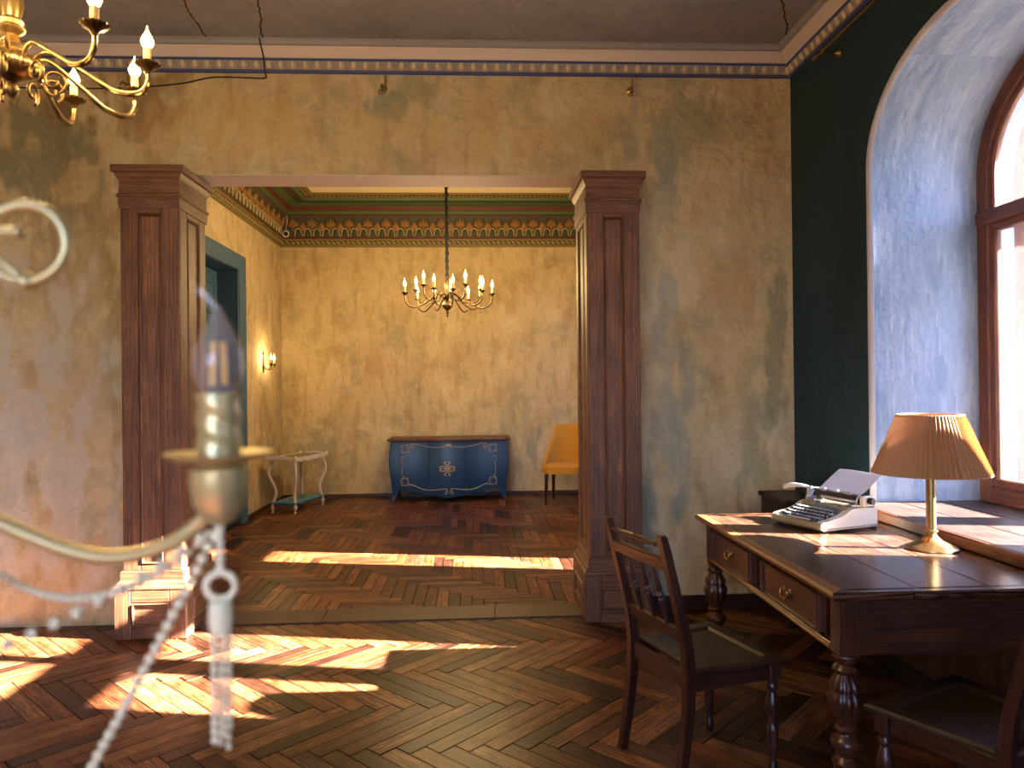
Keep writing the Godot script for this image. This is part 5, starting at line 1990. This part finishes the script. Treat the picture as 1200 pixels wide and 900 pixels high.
# ---------------------------------------------------------------- blurred chandelier close to the viewer
func build_close_chandelier() -> void:
	var c := Vector3(-0.50, 1.22, -0.60)
	var o := thing("chandelier", "pale brass chandelier with unlit clear candle bulb, beaded ropes and tassel", "chandelier", c)
	var m := MB.new()
	m.lathe(prof([0.003, -0.37, 0.014, -0.355, 0.016, -0.335, 0.008, -0.31, 0.006, -0.20, 0.006, -0.09, 0.014, -0.06, 0.014, -0.045, 0.008, -0.03, 0.022, -0.015, 0.03, 0.01, 0.022, 0.04, 0.012, 0.06, 0.018, 0.10, 0.026, 0.16, 0.018, 0.22, 0.011, 0.27, 0.02, 0.30, 0.024, 0.33, 0.012, 0.37, 0.009, 0.45, 0.009, 0.62, 0.014, 0.64, 0.006, 0.66]), 20, Vector3.ZERO, 50.0)
	part(o, "stem", m, M.brass_pale)
	m = MB.new()
	for k in 46:
		var ring := []
		for i in 13:
			var th := TAU * i / 12
			var p := Vector3(cos(th) * 0.011, sin(th) * 0.024, 0)
			if k % 2:
				p = Vector3(0, p.y, p.x)
			ring.append(p + Vector3(0, 0.68 + k * 0.038, 0))
		m.tube(ring, 0.003, 5)
	part(o, "hanging_chain", m, M.brass_pale)
	m = MB.new()
	m.lathe(prof([0.015, 2.42, 0.04, 2.44, 0.07, 2.47, 0.075, 2.499]), 20)
	part(o, "ceiling_rose", m, M.brass_pale)
	# scroll ring over the arms
	m = MB.new()
	var rg := []
	for i in 25:
		var th := TAU * i / 24.0
		rg.append(Vector3(-0.337 - c.x + cos(th) * 0.030, 1.612 - c.y + sin(th) * 0.029, -0.577 - c.z))
	m.tube(rg, 0.0042, 8)
	m.tube(spline([Vector3(0.01, 0.46, 0.0), Vector3(0.06, 0.43, 0.01), Vector3(0.115, 0.40, 0.02), Vector3(0.145, 0.378, 0.023), Vector3(0.163, 0.363, 0.023)], 6), 0.0038, 8)
	m.ball(Vector3(0.163, 0.363, 0.023), Vector3(0.007, 0.007, 0.007), 8, 6)
	m.ball(Vector3(0.157, 0.400, 0.023), Vector3(0.006, 0.005, 0.006), 8, 6)
	m.tube([Vector3(0.10, 0.402, 0.023), Vector3(0.158, 0.400, 0.023)], 0.004, 8)
	part(o, "scroll_ring", m, M.brass_pale)
	# arms
	var tip := Vector3(-0.193, 1.448, -0.571) - c
	var reach := Vector2(tip.x, tip.z).length()
	for k in 3:
		var th := atan2(tip.z, tip.x) + TAU * k / 3.0
		var d := Vector3(cos(th), 0, sin(th))
		var y := tip.y
		m = MB.new()
		m.tube(spline([d * 0.02 + Vector3.UP * 0.27, d * reach * 0.30 + Vector3.UP * (y - 0.022), d * reach * 0.50 + Vector3.UP * (y - 0.055), d * reach * 0.70 + Vector3.UP * (y - 0.074), d * reach * 0.86 + Vector3.UP * (y - 0.066), d * reach * 0.96 + Vector3.UP * (y - 0.045), d * reach + Vector3.UP * (y - 0.03)], 7), 0.0058, 10)
		var a := part(o, "arm", m, M.brass_pale)
		var at := d * reach + Vector3.UP * y
		m = MB.new()
		m.lathe(prof([0.005, -0.05, 0.012, -0.046, 0.019, -0.034, 0.0215, -0.018, 0.0215, -0.008, 0.014, -0.004, 0.012, 0.0]), 20, at, 50.0)
		part(a, "candle_cup", m, M.brass_pale)
		m = MB.new()
		m.lathe(prof([0.012, -0.003, 0.03, -0.001, 0.038, 0.003, 0.039, 0.005, 0.03, 0.003, 0.014, 0.001]), 28, at, 60.0)
		part(a, "drip_pan", m, M.brass_pale)
		# spiral sleeve
		m = MB.new()
		var rows := []
		for i in 25:
			var row := PackedVector3Array()
			for j in 24:
				var ph := TAU * j / 24.0
				var rr := 0.0165 * (1.0 - 0.09 * (0.5 + 0.5 * cos(2.0 * ph - i * 0.62)))
				row.append(at + Vector3(cos(ph) * rr, 0.002 + 0.047 * i / 24.0, sin(ph) * rr))
			rows.append(row)
		m.loft(rows, true, 70.0, Vector3.ZERO, true)
		part(a, "candle_sleeve", m, M.brass_pale)
		# clear flame bulb with a bent tip and four yellow filaments
		m = MB.new()
		m.lathe(prof([0.012, 0.0, 0.0155, 0.008, 0.0185, 0.018, 0.019, 0.024, 0.0175, 0.033, 0.0135, 0.043, 0.0085, 0.053, 0.004, 0.062]), 20, at + Vector3.UP * 0.049, 70.0, 0, 0.0, 0.0, 0.0, false)
		var tp := at + Vector3.UP * 0.111
		m.tube(spline([tp, tp + Vector3(-0.004, 0.006, 0), tp + Vector3(-0.009, 0.012, 0), tp + Vector3(-0.016, 0.019, 0)], 4), [0.004, 0.0038, 0.0036, 0.0034, 0.0032, 0.003, 0.003, 0.003, 0.003, 0.003, 0.003, 0.003, 0.002], 8)
		part(a, "clear_bulb", m, M.bulb_glass)
		m = MB.new()
		for f in 4:
			var fa := f * PI / 2 + 0.4
			m.tube([at + Vector3(cos(fa) * 0.0062, 0.056, sin(fa) * 0.0062), at + Vector3(cos(fa) * 0.0046, 0.088, sin(fa) * 0.0046)], 0.0022, 6)
		part(a, "filament", m, M.filament_yellow)
		# bead rope from the cup down to the foot of the stem
		var p0 := at + Vector3.UP * -0.05
		m = MB.new()
		var hang := []
		for i in 66:
			var q := i / 65.0
			hang.append(p0.lerp(Vector3(0, -0.33, 0) + d * 0.012, q) - Vector3.UP * 0.05 * q * (1.0 - q))
		for i in 65:
			m.ball(hang[i], Vector3(0.0042, 0.0042, 0.0042), 7, 5)
		part(a, "bead_rope", m, M.ivory_chain)
		# swag to the next arm
		var th2 := th + TAU / 3.0
		var p1 := Vector3(cos(th2), 0, sin(th2)) * reach + Vector3.UP * (y - 0.05)
		m = MB.new()
		for i in range(1, 40):
			var q := i / 40.0
			m.ball(p0.lerp(p1, q) - Vector3.UP * 0.36 * q * (1.0 - q), Vector3(0.0042, 0.0042, 0.0042), 7, 5)
		part(a, "bead_swag", m, M.ivory_chain)
		# tassel
		var tt := p0 - Vector3.UP * 0.002
		m = MB.new()
		for i in 5:
			m.ball(tt - Vector3.UP * (0.004 + 0.0065 * i), Vector3(0.0036, 0.0036, 0.0036), 7, 5)
		var ring := []
		for i in 17:
			var ra := TAU * i / 16.0
			ring.append(tt + Vector3(cos(ra) * 0.011, -0.044 + sin(ra) * 0.010, 0))
		m.tube(ring, 0.0028, 6)
		m.lathe(prof([0.008, -0.078, 0.0095, -0.07, 0.0085, -0.056, 0.004, -0.052]), 12, tt)
		for i in 6:
			var ra := TAU * i / 6.0
			for j in 13:
				m.ball(tt + Vector3(cos(ra) * 0.0062, -0.080 - (0.0058 + 0.0003 * i) * j, sin(ra) * 0.0062), Vector3(0.0021, 0.0032, 0.0021), 6, 4)
		part(a, "tassel", m, M.ivory_chain)

func build_sconce() -> void:
	var o := thing("wall_sconce", "small brass wall sconce with lit candle bulb beside the blue door", "sconce", Vector3(XL, 1.83, -9.39))
	var m := MB.new()
	m.xf = Transform3D(Basis(Vector3.BACK, -PI / 2), Vector3.ZERO)
	m.xf = Transform3D.IDENTITY
	for e in [[0.10, 0.022], [0.05, 0.032], [0.0, 0.028], [-0.05, 0.034], [-0.09, 0.02]]:
		m.ball(Vector3(0.008, e[0], 0), Vector3(0.009, 0.04, e[1]), 8, 6)
	part(o, "back_plate", m, M.brass_dark)
	for s in [-1.0, 1.0]:
		m = MB.new()
		m.tube(spline([Vector3(0.012, -0.04, 0), Vector3(0.05, -0.085, s * 0.03), Vector3(0.10, -0.08, s * 0.06), Vector3(0.12, -0.04, s * 0.07)], 6), 0.006, 7)
		part(o, "arm", m, M.brass_dark)
		candle(o, Vector3(0.12, -0.02, s * 0.07), 0.05, 0.012, 0.085, 0.017, 0.13, M.brass_dark, 0.03)

# ---------------------------------------------------------------- small things on the walls
func build_small() -> void:
	var hooks := [[-2.205, "brass wall hook with tip painted in green lens flare beside the cracked cornice"], [-0.571, "small brass wall hook over the middle of the opening"], [1.052, "small brass wall hook above the panelled pillar near the window"]]
	for h in hooks:
		var o := thing("wall_hook", h[1], "hook", Vector3(h[0], 3.455, ZB), 0.0, "brass hooks high on the ochre wall")
		o.scale = Vector3.ONE * 1.45
		var m := MB.new()
		m.xf = Transform3D(Basis(Vector3.RIGHT, PI / 2), Vector3.ZERO)
		m.lathe(prof([0.016, 0.0, 0.016, 0.004, 0.01, 0.008, 0.004, 0.012]), 12)
		part(o, "rose", m, M.brass)
		m = MB.new()
		m.tube(spline([Vector3(0, 0, 0.008), Vector3(-0.003, 0.004, 0.04), Vector3(-0.006, -0.012, 0.062), Vector3(-0.010, -0.032, 0.058)], 5), 0.0045, 7)
		m.tube(spline([Vector3(0, 0, 0.012), Vector3(0.006, 0.012, 0.02), Vector3(0.008, 0.035, 0.022), Vector3(0.006, 0.055, 0.02)], 5), 0.004, 7)
		part(o, "hook", m, M.brass)
		m = MB.new()
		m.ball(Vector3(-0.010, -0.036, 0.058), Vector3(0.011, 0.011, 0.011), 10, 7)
		part(o, "knob", m, M.flare_green if h[0] < -2.0 else M.brass)  # left hook's knob carries the painted lens flare colour
	# cable slung along under the cornice
	var cab := thing("electric_cable", "thin black cable slung under the cracked cornice", "cable", Vector3(-1.3, 3.5, ZB))
	var pts := []
	for p in [[-3.4, 3.452], [-3.0, 3.441], [-2.6, 3.437], [-2.3, 3.440], [-2.04, 3.456], [-1.85, 3.478], [-1.70, 3.512], [-1.60, 3.519], [-1.45, 3.516], [-1.335, 3.515]]:
		pts.append(Vector3(p[0] + 1.3, p[1] - 3.5, 0.008))
	for p in [[-1.33, 3.54, 0.022], [-1.33, 3.60, 0.044], [-1.33, 3.64, 0.062], [-1.33, 3.675, 0.112], [-1.33, 3.70, 0.142], [-1.33, 3.712, 0.15]]:
		pts.append(Vector3(p[0] + 1.3, p[1] - 3.5, p[2]))
	var m := MB.new()
	m.tube(spline(pts, 4), 0.0045, 6)
	part(cab, "wire", m, M.crack)
	# curtain rod over the window
	var rod := thing("curtain_rod", "thin brass curtain rod on a bracket over the arched window", "curtain rod", Vector3(2.042, 3.43, -4.31))
	m = MB.new()
	m.tube([Vector3(0, 0, 0.0), Vector3(0, 0, 2.35)], 0.0085, 10)
	part(rod, "rod", m, M.brass)
	for z in [0.10, 2.25]:
		m = MB.new()
		m.xf = Transform3D(Basis(Vector3.RIGHT, PI / 2), Vector3(0, 0, z))
		m.lathe(prof([0.012, -0.012, 0.015, -0.008, 0.015, 0.008, 0.012, 0.012]), 12)
		m.xf = Transform3D.IDENTITY
		m.tube([Vector3(0.0, -0.008, z), Vector3(0.098, -0.012, z)], 0.004, 6)
		m.xf = Transform3D(Basis(Vector3.BACK, PI / 2), Vector3(0.10, -0.012, z))
		m.lathe(prof([0.024, 0.0, 0.024, 0.004, 0.014, 0.012, 0.006, 0.03]), 14)
		part(rod, "bracket", m, M.brass)
	for z in [0.0, 2.35]:
		m = MB.new()
		m.xf = Transform3D(Basis(Vector3.RIGHT, PI / 2), Vector3(0, 0, z))
		m.lathe(prof([0.01, -0.02, 0.014, -0.016, 0.014, 0.016, 0.01, 0.02]), 12)
		part(rod, "end_cap", m, M.brass)
	# security camera in the corner
	var cam := thing("security_camera", "small white round security camera in the corner under the palmette frieze", "camera", Vector3(-2.53, 3.60, -10.17))
	m = MB.new()
	m.ball(Vector3(0, 0, 0), Vector3(0.05, 0.05, 0.05), 14, 10)
	part(cam, "housing", m, M.white_plastic)
	m = MB.new()
	m.ball(Vector3(0.008, -0.006, 0.018), Vector3(0.036, 0.036, 0.036), 12, 8)
	part(cam, "lens", m, M.lens_black)
	m = MB.new()
	m.tube(spline([Vector3(0, 0.04, -0.01), Vector3(0.01, 0.10, -0.005), Vector3(0.022, 0.16, 0.0), Vector3(0.02, 0.24, 0.02)], 4), 0.004, 6)
	part(cam, "cable", m, M.white_plastic)
	m = MB.new()
	m.tube([Vector3(0, 0, 0), Vector3(-0.06, -0.01, -0.06)], 0.015, 8)
	part(cam, "mount", m, M.white_plastic)
	# low chest in the corner behind the desk
	var ch := thing("corner_chest", "low dark brown wooden chest in the corner behind the desk", "chest", Vector3(2.0, 0, -4.64))
	boxpart(ch, "body", M.dark_wood, Vector3(0, 0.39, 0), Vector3(0.22, 0.74, 0.40), 0.006)
	boxpart(ch, "lid", M.dark_wood, Vector3(0, 0.775, 0), Vector3(0.25, 0.03, 0.43), 0.006)
	for s in [-1.0, 1.0]:
		boxpart(ch, "foot", M.dark_wood, Vector3(s * 0.08, 0.01, 0.16), Vector3(0.04, 0.02, 0.04), 0.003)
		boxpart(ch, "foot", M.dark_wood, Vector3(s * 0.08, 0.01, -0.16), Vector3(0.04, 0.02, 0.04), 0.003)
	for y in [0.22, 0.56]:
		boxpart(ch, "front_panel", M.dark_wood, Vector3(-0.112, y, 0), Vector3(0.01, 0.28, 0.30), 0.004)
